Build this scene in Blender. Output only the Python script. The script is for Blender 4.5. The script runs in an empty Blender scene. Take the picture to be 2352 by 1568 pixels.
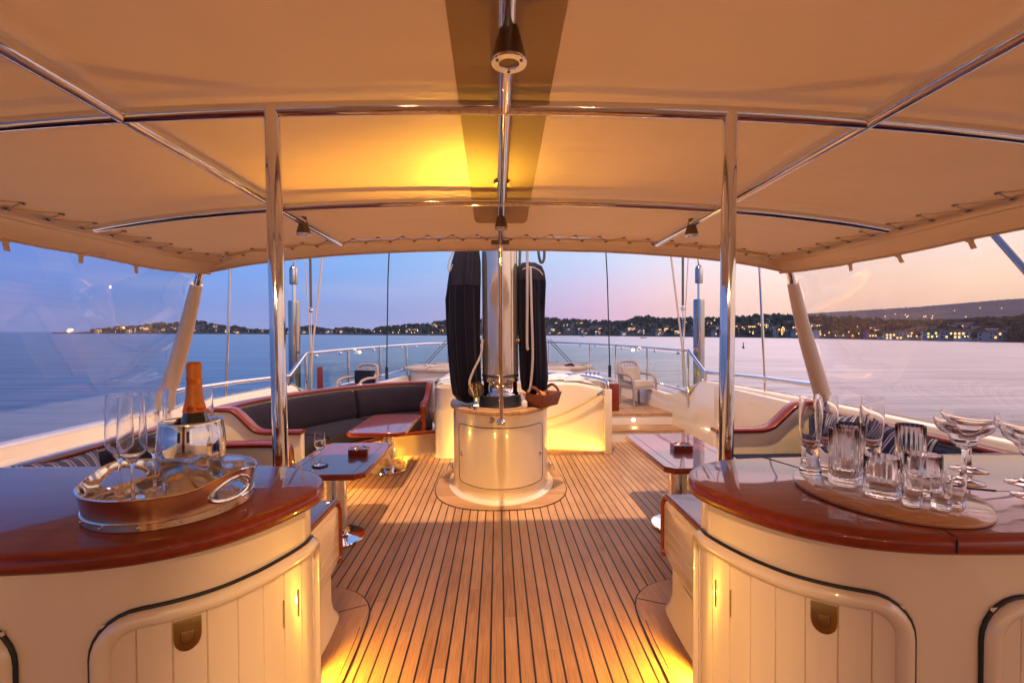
import bpy, bmesh, math, random
from mathutils import Vector, Matrix, noise
R_ = math.radians
rnd = random.Random(7)
sc = bpy.context.scene
col = sc.collection

# ---------------------------------------------------------------- camera, sky, exposure
cd = bpy.data.cameras.new('camera'); cam = bpy.data.objects.new('camera', cd); col.objects.link(cam)
cd.sensor_width = 36; cd.lens = 36 * 1080 / 2352; cd.clip_start = 0.02; cd.clip_end = 20000
cam.location = (-0.022, 0, 1.4)
cam.rotation_euler = (Matrix.Rotation(-R_(1.75), 4, 'Z') @ Matrix.Rotation(R_(90 - 1.01), 4, 'X') @ Matrix.Rotation(-R_(0.35), 4, 'Z')).to_euler()
sc.camera = cam
sc.view_settings.view_transform = 'Standard'; sc.view_settings.look = 'None'
sc.cycles.max_bounces = 24; sc.cycles.transmission_bounces = 24; sc.cycles.transparent_max_bounces = 24; sc.cycles.glossy_bounces = 8; sc.cycles.diffuse_bounces = 6
sc.view_settings.exposure = 0; sc.view_settings.gamma = 1

def lin(r, g, b):
    f = lambda c: ((c / 255 + .055) / 1.055) ** 2.4 if c / 255 > .04045 else c / 255 / 12.92
    return (f(r), f(g), f(b), 1)

class NT:
    def __init__(s, tree): s.t = tree; s.t.nodes.clear()
    def n(s, kind, **kw):
        nd = s.t.nodes.new(kind)
        for k, v in kw.items():
            if k.startswith('i_'): nd.inputs[k[2:].replace('_', ' ')].default_value = v
            else: setattr(nd, k, v)
        return nd
    def l(s, a, b): s.t.links.new(a, b)
    def math(s, op, a, b=None, c=None, clamp=False):
        nd = s.t.nodes.new('ShaderNodeMath'); nd.operation = op; nd.use_clamp = clamp
        for i, q in enumerate((a, b, c)):
            if q is None: continue
            if hasattr(q, 'is_output'): s.l(q, nd.inputs[i])
            else: nd.inputs[i].default_value = q
        return nd.outputs[0]
    def ramp(s, fac, stops, interp='LINEAR'):
        nd = s.t.nodes.new('ShaderNodeValToRGB'); cr = nd.color_ramp; cr.interpolation = interp
        while len(cr.elements) < len(stops): cr.elements.new(.5)
        for e, (p, c) in zip(cr.elements, stops): e.position = p; e.color = c
        if fac is not None: s.l(fac, nd.inputs[0])
        return nd.outputs[0]
    def mix(s, fac, a, b, mode='MIX'):
        nd = s.t.nodes.new('ShaderNodeMix'); nd.data_type = 'RGBA'; nd.blend_type = mode
        for i, q in ((0, fac), (6, a), (7, b)):
            if hasattr(q, 'is_output'): s.l(q, nd.inputs[i])
            else: nd.inputs[i].default_value = q
        return nd.outputs[2]

w = bpy.data.worlds.new('World'); sc.world = w; w.use_nodes = True
t = NT(w.node_tree)
tc = t.n('ShaderNodeTexCoord'); sx = t.n('ShaderNodeSeparateXYZ'); t.l(tc.outputs['Generated'], sx.inputs[0])
x, y, z = sx.outputs
ln = t.math('SQRT', t.math('ADD', t.math('MULTIPLY', x, x), t.math('MULTIPLY', y, y)))
az = t.math('ADD', t.math('MULTIPLY', t.math('DIVIDE', x, t.math('MAXIMUM', ln, .001)), .684), .5, clamp=True)
hor = t.ramp(az, [(0, lin(118, 152, 226)), (.33, lin(154, 166, 222)), (.5, lin(182, 172, 218)), (.64, (.86, .50, .68, 1)), (.8, (1.22, .70, .50, 1)), (1, (1.42, .86, .46, 1))])
hig = t.ramp(az, [(0, lin(82, 150, 240)), (.33, lin(132, 182, 245)), (.5, lin(165, 202, 246)), (.65, lin(200, 220, 252)), (.85, (1.05, .90, .93, 1)), (1, (1.18, .99, .88, 1))])
zen = t.ramp(az, [(0, lin(58, 105, 185)), (.5, lin(90, 130, 200)), (1, lin(150, 165, 205))])
mid = t.ramp(az, [(0, lin(84, 145, 230)), (.35, lin(140, 180, 240)), (.55, (.80, .74, .92, 1)), (.75, (2.1, 1.5, 1.65, 1)), (1, (2.4, 1.6, 1.65, 1))])
f1 = t.n('ShaderNodeMapRange', interpolation_type='SMOOTHSTEP'); t.l(z, f1.inputs[0]); f1.inputs[1].default_value = 0.0; f1.inputs[2].default_value = .19
f2 = t.n('ShaderNodeMapRange', interpolation_type='SMOOTHSTEP'); t.l(z, f2.inputs[0]); f2.inputs[1].default_value = .40; f2.inputs[2].default_value = .9
f3 = t.n('ShaderNodeMapRange', interpolation_type='SMOOTHSTEP'); t.l(z, f3.inputs[0]); f3.inputs[1].default_value = .17; f3.inputs[2].default_value = .30
sky = t.mix(f2.outputs[0], t.mix(f3.outputs[0], t.mix(f1.outputs[0], hor, hig), mid), zen)
cmap = t.n('ShaderNodeMapping'); t.l(tc.outputs['Generated'], cmap.inputs[0]); cmap.inputs['Scale'].default_value = (2.2, 2.2, 16)
cl = noise_w = t.n('ShaderNodeTexNoise'); t.l(cmap.outputs[0], cl.inputs['Vector']); cl.inputs['Scale'].default_value = 1.6; cl.inputs['Detail'].default_value = 6
cf = t.n('ShaderNodeMapRange', interpolation_type='SMOOTHSTEP'); t.l(cl.outputs[0], cf.inputs[0]); cf.inputs[1].default_value = .45; cf.inputs[2].default_value = .75; cf.inputs[4].default_value = .22
sky = t.mix(cf.outputs[0], sky, t.mix(.5, hor, (.95, .88, .92, 1)))
bg = t.n('ShaderNodeBackground'); t.l(sky, bg.inputs[0]); bg.inputs[1].default_value = 1.10
ou = t.n('ShaderNodeOutputWorld'); t.l(bg.outputs[0], ou.inputs[0])

# ---------------------------------------------------------------- mesh helpers
def cr(pts, n=8, closed=False):
    """Catmull-Rom through points"""
    P = [Vector(p) for p in pts]; N = len(P); out = []
    rng = range(N if closed else N - 1)
    for i in rng:
        g = lambda k: P[k % N] if closed else P[max(0, min(N - 1, k))]
        a, b, c, d = g(i - 1), g(i), g(i + 1), g(i + 2)
        for k in range(n):
            u = k / n
            out.append(.5 * (2 * b + (c - a) * u + (2 * a - 5 * b + 4 * c - d) * u * u + (3 * b - a - 3 * c + d) * u ** 3))
    if not closed: out.append(P[-1].copy())
    return out

class G:
    def __init__(s): s.v = []; s.f = []; s.m = []
    def add(s, vs, fs, m=0):
        o = len(s.v); s.v += [tuple(q) for q in vs]
        s.f += [tuple(i + o for i in f) for f in fs]; s.m += [m] * len(fs); return s
    def box(s, x0, y0, z0, x1, y1, z1, m=0):
        return s.add([(x0, y0, z0), (x1, y0, z0), (x1, y1, z0), (x0, y1, z0), (x0, y0, z1), (x1, y0, z1), (x1, y1, z1), (x0, y1, z1)],
                     [(3, 2, 1, 0), (4, 5, 6, 7), (0, 1, 5, 4), (1, 2, 6, 5), (2, 3, 7, 6), (3, 0, 4, 7)], m)
    def prism(s, poly, a, b, axis='z', m=0):
        mp = {'z': lambda p, h: (p[0], p[1], h), 'y': lambda p, h: (p[0], h, p[1]), 'x': lambda p, h: (h, p[0], p[1])}[axis]
        n = len(poly); vs = [mp(p, a) for p in poly] + [mp(p, b) for p in poly]
        return s.add(vs, [tuple(range(n))[::-1], tuple(range(n, 2 * n))] + [(i, (i + 1) % n, n + (i + 1) % n, n + i) for i in range(n)], m)
    def loft(s, rings, closed=True, cap0=False, cap1=False, loop=False, m=0):
        n = len(rings[0]); vs = [p for r in rings for p in r]; fs = []
        K = len(rings)
        for k in range(K if loop else K - 1):
            a, b = k * n, ((k + 1) % K) * n
            for i in range(n if closed else n - 1):
                j = (i + 1) % n; fs.append((a + i, a + j, b + j, b + i))
        if cap0: fs.append(tuple(range(n))[::-1])
        if cap1: fs.append(tuple(range((K - 1) * n, K * n)))
        return s.add(vs, fs, m)
    def tube(s, path, r, n=12, closed=False, cap=True, m=0, flat=1.0):
        P = [Vector(p) for p in path]; K = len(P); rings = []; up = None
        for k in range(K):
            a = P[(k - 1) % K] if (closed or k > 0) else P[0]; b = P[(k + 1) % K] if (closed or k < K - 1) else P[-1]
            d = (b - a).normalized()
            if up is None:
                up = Vector((0, 0, 1)) if abs(d.z) < .9 else Vector((0, 1, 0))
            up = (up - d * up.dot(d)).normalized(); sd = d.cross(up)
            rr = r[k] if isinstance(r, (list, tuple)) else r
            rings.append([P[k] + (sd * math.cos(q) + up * flat * math.sin(q)) * rr for q in (2 * math.pi * i / n for i in range(n))])
        return s.loft(rings, cap0=cap and not closed, cap1=cap and not closed, loop=closed, m=m)
    def lathe(s, prof, c=(0, 0, 0), n=32, m=0, cap0=False, cap1=False, sx=1, sy=1, loop=False):
        return s.loft([[(c[0] + sx * r * math.cos(2 * math.pi * i / n), c[1] + sy * r * math.sin(2 * math.pi * i / n), c[2] + zz) for i in range(n)] for r, zz in prof], cap0=cap0, cap1=cap1, m=m, loop=loop)
    def grid(s, fn, nu, nv, m=0, skip=None):
        vs = [fn(i / nu, j / nv) for j in range(nv + 1) for i in range(nu + 1)]
        fs = [(j * (nu + 1) + i, j * (nu + 1) + i + 1, (j + 1) * (nu + 1) + i + 1, (j + 1) * (nu + 1) + i)
              for j in range(nv) for i in range(nu) if not (skip and skip((i + .5) / nu, (j + .5) / nv))]
        return s.add(vs, fs, m)
    def ball(s, c, r, n=12, m=0, sx=1, sy=1, sz=1):
        k = max(4, n // 2)
        return s.lathe([(max(1e-5, r * math.sin(math.pi * i / k)), sz * -r * math.cos(math.pi * i / k)) for i in range(k + 1)], c, n, m, True, True, sx, sy)
    def xf(s, M):
        s.v = [tuple(M @ Vector(p)) for p in s.v]; return s

def link(o): col.objects.link(o); return o
def root_of(o):
    L = Vector((0, 0, 0)); p = o
    while p is not None: L = L + p.location; p = p.parent
    return L
def obj(name, g, mat, parent=None, bevel=0, seg=2, smooth=True, ang=40, origin=None, fix=True, solid=0):
    me = bpy.data.meshes.new(name)
    L = root_of(parent) if parent else None
    if L is None:
        if origin is None:
            xs = [p[0] for p in g.v]; ys = [p[1] for p in g.v]; zs = [p[2] for p in g.v]
            origin = ((min(xs) + max(xs)) / 2, (min(ys) + max(ys)) / 2, min(zs))
        L = Vector(origin)
    bm = bmesh.new()
    vs = [bm.verts.new(Vector(p) - L) for p in g.v]
    for f, m in zip(g.f, g.m):
        try: fc = bm.faces.new([vs[i] for i in f]); fc.material_index = m
        except ValueError: pass
    bmesh.ops.remove_doubles(bm, verts=bm.verts, dist=1e-6)
    if fix: bmesh.ops.recalc_face_normals(bm, faces=bm.faces)
    if solid:
        bmesh.ops.solidify(bm, geom=bm.faces[:], thickness=solid)
    if bevel:
        es = [e for e in bm.edges if len(e.link_faces) == 2 and e.calc_face_angle(0) > R_(38)]
        if es: bmesh.ops.bevel(bm, geom=es, offset=bevel, segments=seg, profile=.5, affect='EDGES', clamp_overlap=True)
    bm.to_mesh(me); bm.free()
    for m in (mat if isinstance(mat, (list, tuple)) else [mat]): me.materials.append(m)
    if smooth:
        me.polygons.foreach_set('use_smooth', [True] * len(me.polygons)); me.set_sharp_from_angle(angle=R_(ang))
    o = link(bpy.data.objects.new(name, me))
    if parent: o.parent = parent
    else: o.location = L
    return o
def tag(o, label, cat, group=None, kind=None):
    if label: o['label'] = label
    if cat: o['category'] = cat
    if group: o['group'] = group
    if kind: o['kind'] = kind
    return o
def thing(name, label, cat, loc=(0, 0, 0), group=None):
    o = link(bpy.data.objects.new(name, None)); o.location = loc; o.empty_display_size = .1
    return tag(o, label, cat, group)
def struct(name, g, mat, **k):
    o = obj(name, g, mat, **k); o['kind'] = 'structure'; return o
def dup(root, loc, rotz=0, label=None, group=None, scale=None):
    r = root.copy(); link(r); r.location = loc; r.rotation_euler = (0, 0, rotz)
    if scale: r.scale = scale
    if label: r['label'] = label
    if group: r['group'] = group
    for ch in list(root.children):
        c = ch.copy(); link(c); c.parent = r
        for gch in ch.children:
            d = gch.copy(); link(d); d.parent = c
    return r

# ---------------------------------------------------------------- materials
def pbr(name, base, rough=.5, metal=0, coat=0, trans=0, ior=1.5, spec=.5, emit=None, es=0, sheen=0, coat_rough=.03):
    m = bpy.data.materials.new(name); m.use_nodes = True; t = NT(m.node_tree)
    b = t.n('ShaderNodeBsdfPrincipled'); o = t.n('ShaderNodeOutputMaterial'); t.l(b.outputs[0], o.inputs[0])
    b.inputs['Base Color'].default_value = base if len(base) == 4 else (*base, 1)
    b.inputs['Roughness'].default_value = rough; b.inputs['Metallic'].default_value = metal
    b.inputs['Coat Weight'].default_value = coat; b.inputs['Coat Roughness'].default_value = coat_rough
    b.inputs['Transmission Weight'].default_value = trans
    b.inputs['IOR'].default_value = ior; b.inputs['Specular IOR Level'].default_value = spec
    b.inputs['Sheen Weight'].default_value = sheen
    if emit: b.inputs['Emission Color'].default_value = (*emit[:3], 1); b.inputs['Emission Strength'].default_value = es
    return m, t, b
def objco(t, scale=(1, 1, 1), kind='Object'):
    c = t.n('ShaderNodeTexCoord'); mp = t.n('ShaderNodeMapping'); t.l(c.outputs[kind], mp.inputs[0]); mp.inputs['Scale'].default_value = scale
    return mp.outputs[0]
def noise_n(t, co, scale, detail=4, rough=.5, dist=0):
    n = t.n('ShaderNodeTexNoise'); t.l(co, n.inputs['Vector']); n.inputs['Scale'].default_value = scale
    n.inputs['Detail'].default_value = detail; n.inputs['Roughness'].default_value = rough; n.inputs['Distortion'].default_value = dist
    return n.outputs[0]
def bump(t, b, h, strength=.1, dist=.01, coat=False):
    n = t.n('ShaderNodeBump'); t.l(h, n.inputs['Height']); n.inputs['Strength'].default_value = strength; n.inputs['Distance'].default_value = dist
    t.l(n.outputs[0], b.inputs['Normal'])
    if coat: t.l(n.outputs[0], b.inputs['Coat Normal'])

def wood(name, dark, light, sc_=(1, 14, 14), coat=1, rough=.35, mot=.5):
    m, t, b = pbr(name, dark, rough, coat=coat, spec=.2)
    b.inputs['Coat IOR'].default_value = 1.36
    co = objco(t, sc_); a = noise_n(t, co, 6, 8, .62, .6); c2 = noise_n(t, objco(t), 1.7, 3)
    f = t.math('ADD', t.math('MULTIPLY', a, .8), t.math('MULTIPLY', c2, mot))
    t.l(t.ramp(f, [(.35, (*dark, 1)), (.85, (*light, 1))]), b.inputs['Base Color'])
    if coat:
        w_ = noise_n(t, objco(t), 5, 2); nb = t.n('ShaderNodeBump'); t.l(w_, nb.inputs['Height'])
        nb.inputs['Strength'].default_value = .05; nb.inputs['Distance'].default_value = .01
        t.l(nb.outputs[0], b.inputs['Coat Normal'])
    return m
M_mah = wood('varnished_mahogany', (.10, .012, .005), (.25, .034, .010), coat=.85)
M_mahy = wood('varnished_mahogany_lengthwise', (.10, .012, .005), (.25, .034, .010), (14, 1, 14))
def creamy(name, base, rough=.3, coat=.6):
    m, t, b = pbr(name, base, rough, coat=coat, coat_rough=.04)
    n1 = noise_n(t, objco(t), 3, 4); t.l(t.mix(n1, (*[c * .95 for c in base], 1), (*[min(1, c * 1.04) for c in base], 1)), b.inputs['Base Color'])
    bump(t, b, noise_n(t, objco(t), 9, 2), .04, .01, True)
    return m
M_cream = creamy('cream_gelcoat', (.74, .61, .44), .28, .9)
M_white = creamy('white_gelcoat', (.80, .74, .66), .35, .4)
M_canv, t, b = pbr('cream_canvas', (.74, .58, .44), .5, sheen=.1, spec=.4)
co = objco(t); n1 = noise_n(t, co, 1.3, 6, .6); n2 = noise_n(t, co, 260, 2); n1b = noise_n(t, objco(t, (1.2, 6, 1)), 1.0, 4, .5, 1.2)
t.l(t.ramp(n1, [(.3, (.58, .415, .295, 1)), (.7, (.67, .485, .35, 1))]), b.inputs['Base Color'])
bump(t, b, t.math('ADD', t.math('ADD', t.math('MULTIPLY', n1, .8), t.math('MULTIPLY', n1b, .6)), t.math('MULTIPLY', n2, .05)), .45, .02)
tl = t.n('ShaderNodeBsdfTranslucent'); tl.inputs[0].default_value = (.80, .50, .28, 1); mx = t.n('ShaderNodeMixShader'); mx.inputs[0].default_value = .07; t.l(b.outputs[0], mx.inputs[1]); t.l(tl.outputs[0], mx.inputs[2])
t.l(mx.outputs[0], [n for n in t.t.nodes if n.type == 'OUTPUT_MATERIAL'][0].inputs[0])
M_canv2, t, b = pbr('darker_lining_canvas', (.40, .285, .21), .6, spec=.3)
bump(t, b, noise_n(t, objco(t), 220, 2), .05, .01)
M_steel, t, b = pbr('polished_steel', (.80, .79, .78), .06, 1)
t.l(t.math('ADD', t.math('MULTIPLY', noise_n(t, objco(t), 14, 3), .06), .03), b.inputs['Roughness'])
M_dull, _, _ = pbr('dull_steel', (.42, .38, .36), .16, 1)
M_silver, t, b = pbr('silver_plate', (.86, .82, .76), .08, 1)
bump(t, b, noise_n(t, objco(t), 22, 2), .06, .01)
M_brass, _, _ = pbr('aged_brass', (.42, .28, .08), .28, 1)
M_black, _, _ = pbr('black_rubber', (.012, .012, .014), .5)
M_caulk, _, _ = pbr('black_caulk', (.012, .010, .010), .6)
M_grey, _, _ = pbr('dark_bronze_metal', (.16, .12, .085), .3, .9)
M_bagc, t, b = pbr('navy_canvas', (.006, .005, .015), .9, sheen=.06, spec=.12)
n1 = noise_n(t, objco(t), 300, 2); bump(t, b, n1, .15, .003)
M_bagc2, t, b = pbr('faded_navy_webbing', (.020, .018, .030), .85, spec=.2)
def fabric(name, base, rough=.9):
    m, t, b = pbr(name, base, rough, sheen=.05, spec=.12)
    co = objco(t); n1 = noise_n(t, co, 420, 2, .7); n2 = noise_n(t, co, 6, 3)
    f = t.math('ADD', t.math('MULTIPLY', n1, .7), t.math('MULTIPLY', n2, .4))
    t.l(t.ramp(f, [(.3, (*[c * .65 for c in base], 1)), (.8, (*[c * 1.5 for c in base], 1))]), b.inputs['Base Color'])
    bump(t, b, t.math('ADD', n1, t.math('MULTIPLY', n2, 3)), .2, .006)
    return m
M_sofa = fabric('charcoal_upholstery', (.017, .0125, .022))
M_navy = fabric('navy_upholstery', (.014, .017, .040))
M_beige = fabric('beige_upholstery', (.52, .42, .35))
M_towel = fabric('white_towelling', (.75, .72, .70))
M_rope, _, _ = pbr('pale_rope', (.48, .40, .36), .8)
M_sleeve, t, b = pbr('pale_sleeve_canvas', (.62, .49, .38), .6)
bump(t, b, noise_n(t, objco(t, (3, 3, 1)), 3, 4), .4, .02)
M_cord, _, _ = pbr('cream_cord', (.62, .50, .38), .7)
M_ropey, _, _ = pbr('gold_braided_rope', (.62, .45, .16), .6)
M_darkrope, _, _ = pbr('grey_rope', (.10, .09, .09), .8)
M_glass, _, _ = pbr('drinking_glass', (1, 1, 1), 0.0, trans=1, ior=1.45)
M_glass2, _, _ = pbr('thin_ribbed_glass', (1, 1, 1), 0.0, trans=1, ior=1.22)
M_wine, _, _ = pbr('white_wine', (.95, .80, .45), 0.0, trans=1, ior=1.33)
M_bottle, _, _ = pbr('dark_green_glass', (.006, .010, .008), .05, coat=1)
M_foil, t, b = pbr('orange_foil', (.62, .20, .022), .38, .35)
bump(t, b, noise_n(t, objco(t), 160, 3), .35, .004)
M_foilb, _, _ = pbr('orange_paper_band', (.80, .20, .02), .5)
M_ink, _, _ = pbr('dark_print', (.12, .02, .01), .6)
M_blue, _, _ = pbr('blue_print', (.04, .05, .35), .7)
M_redp, _, _ = pbr('red_paint', (.15, .02, .025), .6)
M_wick, t, b = pbr('brown_wicker', (.20, .06, .03), .55)
bk = t.n('ShaderNodeTexBrick'); t.l(objco(t, (60, 60, 60), 'Generated'), bk.inputs['Vector']); bk.inputs['Color1'].default_value = (.30, .085, .04, 1); bk.inputs['Color2'].default_value = (.16, .045, .02, 1); bk.inputs['Mortar'].default_value = (.05, .015, .01, 1)
bk.inputs['Scale'].default_value = .5
t.l(bk.outputs[0], b.inputs['Base Color']); bump(t, b, bk.outputs[1], -.5, .004)
M_pale, _, _ = pbr('pale_rattan', (.40, .30, .25), .6)
M_darkrat, _, _ = pbr('dark_rattan', (.10, .09, .11), .6)
M_orange, _, _ = pbr('orange_cloth', (.70, .20, .04), .8)
def teak(name, seams=True, axis='X', pitch=.0615, sw=.0088, off=0.0):
    m, t, b = pbr(name, (.40, .23, .12), .5, spec=.35)
    c = t.n('ShaderNodeTexCoord'); s_ = t.n('ShaderNodeSeparateXYZ'); t.l(c.outputs['Object'], s_.inputs[0])
    u = s_.outputs[0] if axis == 'X' else s_.outputs[1]; v = s_.outputs[1] if axis == 'X' else s_.outputs[0]
    mp = t.n('ShaderNodeMapping'); t.l(c.outputs['Object'], mp.inputs[0]); mp.inputs['Scale'].default_value = (40, 1.6, 1) if axis == 'X' else (1.6, 40, 1)
    gr = noise_n(t, mp.outputs[0], 3.2, 8, .65, .4); big = noise_n(t, objco(t), 2.2, 4)
    q = t.math('DIVIDE', t.math('ADD', u, off), pitch); idx = t.math('FLOOR', q); fr = t.math('FRACT', q)
    wn = t.n('ShaderNodeTexWhiteNoise', noise_dimensions='2D'); cx = t.n('ShaderNodeCombineXYZ'); t.l(idx, cx.inputs[0])
    t.l(t.math('FLOOR', t.math('ADD', t.math('DIVIDE', v, 2.3), t.math('MULTIPLY', idx, .37))), cx.inputs[1]); t.l(cx.outputs[0], wn.inputs[0])
    f = t.math('ADD', t.math('ADD', t.math('MULTIPLY', gr, .75), t.math('MULTIPLY', wn.outputs[0], .17)), t.math('MULTIPLY', t.math('SUBTRACT', big, .5), .35))
    colr = t.ramp(f, [(.28, (.30, .150, .062, 1)), (.52, (.48, .265, .125, 1)), (.82, (.60, .365, .19, 1))])
    if seams:
        e = t.math('ABSOLUTE', t.math('SUBTRACT', fr, .5))
        k = t.math('GREATER_THAN', e, .5 - sw / 2 / pitch)
        jt = t.math('LESS_THAN', t.math('FRACT', t.math('ADD', t.math('DIVIDE', v, 2.3), t.math('MULTIPLY', idx, .37))), .0011); k = t.math('MAXIMUM', k, t.math('MULTIPLY', jt, .4))
        colr = t.mix(k, colr, (.012, .009, .009, 1))
        bump(t, b, t.math('SUBTRACT', t.math('MULTIPLY', gr, .25), k), .25, .002)
    else: bump(t, b, gr, .08, .002)
    t.l(colr, b.inputs['Base Color'])
    return m
M_teak = teak('teak_planking'); M_teakp = teak('teak_margin_board', False); M_teakx = teak('teak_tread_planking', True, 'Y', .05, .004)
M_teakxm = teak('teak_margin_crosswise', False, 'Y')

def clear(name, tint, gl=.06, wav=0, k=.9):
    m = bpy.data.materials.new(name); m.use_nodes = True; t = NT(m.node_tree)
    tr = t.n('ShaderNodeBsdfTransparent'); tr.inputs[0].default_value = (*tint, 1)
    g = t.n('ShaderNodeBsdfGlossy'); g.inputs['Roughness'].default_value = .02
    fr = t.n('ShaderNodeLayerWeight'); fr.inputs[0].default_value = .5
    if wav:
        nb = t.n('ShaderNodeBump'); t.l(noise_n(t, objco(t), 1.1, 2, .5, .4), nb.inputs['Height']); nb.inputs['Strength'].default_value = wav; nb.inputs['Distance'].default_value = .05
        t.l(nb.outputs[0], g.inputs['Normal'])
    mx = t.n('ShaderNodeMixShader'); t.l(t.math('ADD', t.math('MULTIPLY', t.math('POWER', fr.outputs['Facing'], 5.0), k), gl, clamp=True), mx.inputs[0]); t.l(g.outputs[0], mx.inputs[2])
    if wav:
        df = t.n('ShaderNodeBsdfDiffuse'); df.inputs[0].default_value = (.8, .75, .75, 1); m2 = t.n('ShaderNodeMixShader'); t.l(t.math('MULTIPLY', t.math('SUBTRACT', noise_n(t, objco(t, (.7, .5, 1.3)), 1.2, 3), .38, clamp=True), .45), m2.inputs[0]); t.l(tr.outputs[0], m2.inputs[1]); t.l(df.outputs[0], m2.inputs[2]); t.l(m2.outputs[0], mx.inputs[1])  # patchy white diffuse stands in for milky reflections on the vinyl
    else: t.l(tr.outputs[0], mx.inputs[1])
    o = t.n('ShaderNodeOutputMaterial'); t.l(mx.outputs[0], o.inputs[0]); return m
M_pane = clear('balustrade_glass', (.88, .95, .94), .035)
M_vinyl = clear('clear_vinyl', (.94, .94, .97), .12, .12, .6)
def emit(name, c, s):
    m = bpy.data.materials.new(name); m.use_nodes = True; t = NT(m.node_tree)
    e = t.n('ShaderNodeEmission'); e.inputs[0].default_value = (*c, 1); e.inputs[1].default_value = s
    o = t.n('ShaderNodeOutputMaterial'); t.l(e.outputs[0], o.inputs[0]); return m
AMB = (1.0, .50, .04); WARM = (1.0, .56, .25)
M_amb = emit('amber_lamp_lens', (1, .62, .15), 14)
M_warmlens = emit('warm_lamp_lens', (1, .78, .45), 6)
M_frost, _, _ = pbr('frosted_lamp_lens', (.30, .20, .11), .35)

def lamp(kind, loc, power, colr, size=.03, parent=None, aim=None, spot=120, blend=.6, name='lamp_light'):
    d = bpy.data.lights.new(name, kind); d.energy = power; d.color = colr
    if kind == 'AREA': d.size = size
    else: d.shadow_soft_size = size
    if kind == 'SPOT': d.spot_size = R_(spot); d.spot_blend = blend
    o = link(bpy.data.objects.new(name, d))
    L = Vector(loc)
    if parent: o.parent = parent; o.location = L - root_of(parent)
    else: o.location = L
    if aim is not None: o.rotation_euler = (Vector(aim) - L).to_track_quat('-Z', 'Y').to_euler()
    return o

# ================================================================ SETTING: water, shores
SEA = -3.5; TILT = .0100
def T(x, y, z): return (x, y, z - TILT * x)
g = G()
N = 60
def seaf(u, v):
    a = -math.pi + 2 * math.pi * u; r = 8 * (7000 / 8) ** v
    return T(r * math.sin(a), r * math.cos(a), SEA)
g.grid(seaf, 96, 40)
M_sea, t, b = pbr('dusk_water', (.018, .060, .150), .6, spec=0)
co = objco(t, (.035, .40, 1)); n1 = noise_n(t, co, 1.0, 7, .6, .6); n2 = noise_n(t, objco(t, (.008, .03, 1)), 1.0, 4); n3 = noise_n(t, objco(t, (.22, 2.6, 1)), 1.0, 5, .6)
t.l(t.ramp(n2, [(.35, (.004, .034, .095, 1)), (.7, (.010, .055, .145, 1))]), b.inputs['Base Color'])
gs = t.n('ShaderNodeBsdfGlossy'); gs.inputs['Roughness'].default_value = .33
nb = t.n('ShaderNodeBump'); t.l(t.math('ADD', t.math('ADD', n1, t.math('MULTIPLY', n2, 2.0)), t.math('MULTIPLY', n3, .45)), nb.inputs['Height']); nb.inputs['Strength'].default_value = .42; nb.inputs['Distance'].default_value = .4
t.l(nb.outputs[0], gs.inputs['Normal'])
lw = t.n('ShaderNodeLayerWeight'); lw.inputs[0].default_value = .5
mx = t.n('ShaderNodeMixShader'); st_ = t.n('ShaderNodeMapRange'); t.l(noise_n(t, objco(t, (.05, .75, 1)), 1.0, 6, .62, .5), st_.inputs[0]); st_.inputs[1].default_value = .32; st_.inputs[2].default_value = .62; st_.inputs[3].default_value = .66; st_.inputs[4].default_value = 1.0
t.l(t.math('MULTIPLY', t.math('ADD', t.math('MULTIPLY', t.math('POWER', lw.outputs['Facing'], 5.0), .72), .25), st_.outputs[0]), mx.inputs[0]); t.l(b.outputs[0], mx.inputs[1]); t.l(gs.outputs[0], mx.inputs[2])
t.l(mx.outputs[0], [n for n in t.t.nodes if n.type == 'OUTPUT_MATERIAL'][0].inputs[0])
struct('sea', g, M_sea, origin=(0, 0, SEA), fix=False)

# shore profile: photo column, distance of waterline, column height of ridge
SH = [(150, 1150, 764), (235, 1150, 757), (330, 1180, 748), (400, 1200, 741), (466, 1220, 737), (530, 1240, 748), (610, 1260, 757), (680, 1200, 753), (720, 1150, 748), (760, 1100, 756), (800, 1050, 752), (850, 1010, 756), (890, 990, 749),
      (960, 970, 744), (1030, 960, 737), (1100, 1000, 732), (1180, 1080, 730), (1257, 1120, 729), (1314, 1080, 732), (1370, 980, 735), (1426, 920, 737), (1476, 860, 727), (1551, 800, 731), (1605, 760, 730), (1702, 690, 726), (1774, 640, 722), (1874, 560, 724), (1960, 500, 728), (2060, 430, 735), (2200, 365, 738), (2352, 317, 731), (2520, 280, 722), (2700, 250, 716)]
def shore(c):
    for (a, da, ya), (b_, db, yb) in zip(SH, SH[1:]):
        if a <= c <= b_:
            u = (c - a) / (b_ - a); u2 = u * u * (3 - 2 * u)
            return da + (db - da) * u, ya + (yb - ya) * u2
    return (SH[0][1], SH[0][2]) if c < SH[0][0] else (SH[-1][1], SH[-1][2])
def ridge_h(c, treeh=0):
    D, yr = shore(c); Dr = D * 1.22
    hz = 765 + .004 * (c - 1143)
    return max(1.2, 4.9 + (hz - yr) / 1080 * Dr - treeh)
def land(c, v):
    """v 0 waterline, 1 ridge, 1.3 behind"""
    D, yr = shore(c); d = D * (1 + .22 * v)
    H = ridge_h(c, 6)
    h = H * (min(v, 1) ** .8) if v <= 1 else H * (1 - (v - 1) * .5)
    x = d * (c - 1143) / 1080
    h += 1.2 * noise.noise(Vector((x * .02, d * .02, 0))) * min(v * 3, 1)
    return x, d, SEA + h + (.8 if v > 0.02 else -.5)
g = G()
g.grid(lambda u, v: T(*land(150 + 2500 * u, 1.5 * v)), 260, 14)
M_land, t, b = pbr('wooded_ground', (.03, .035, .025), .95)
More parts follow.
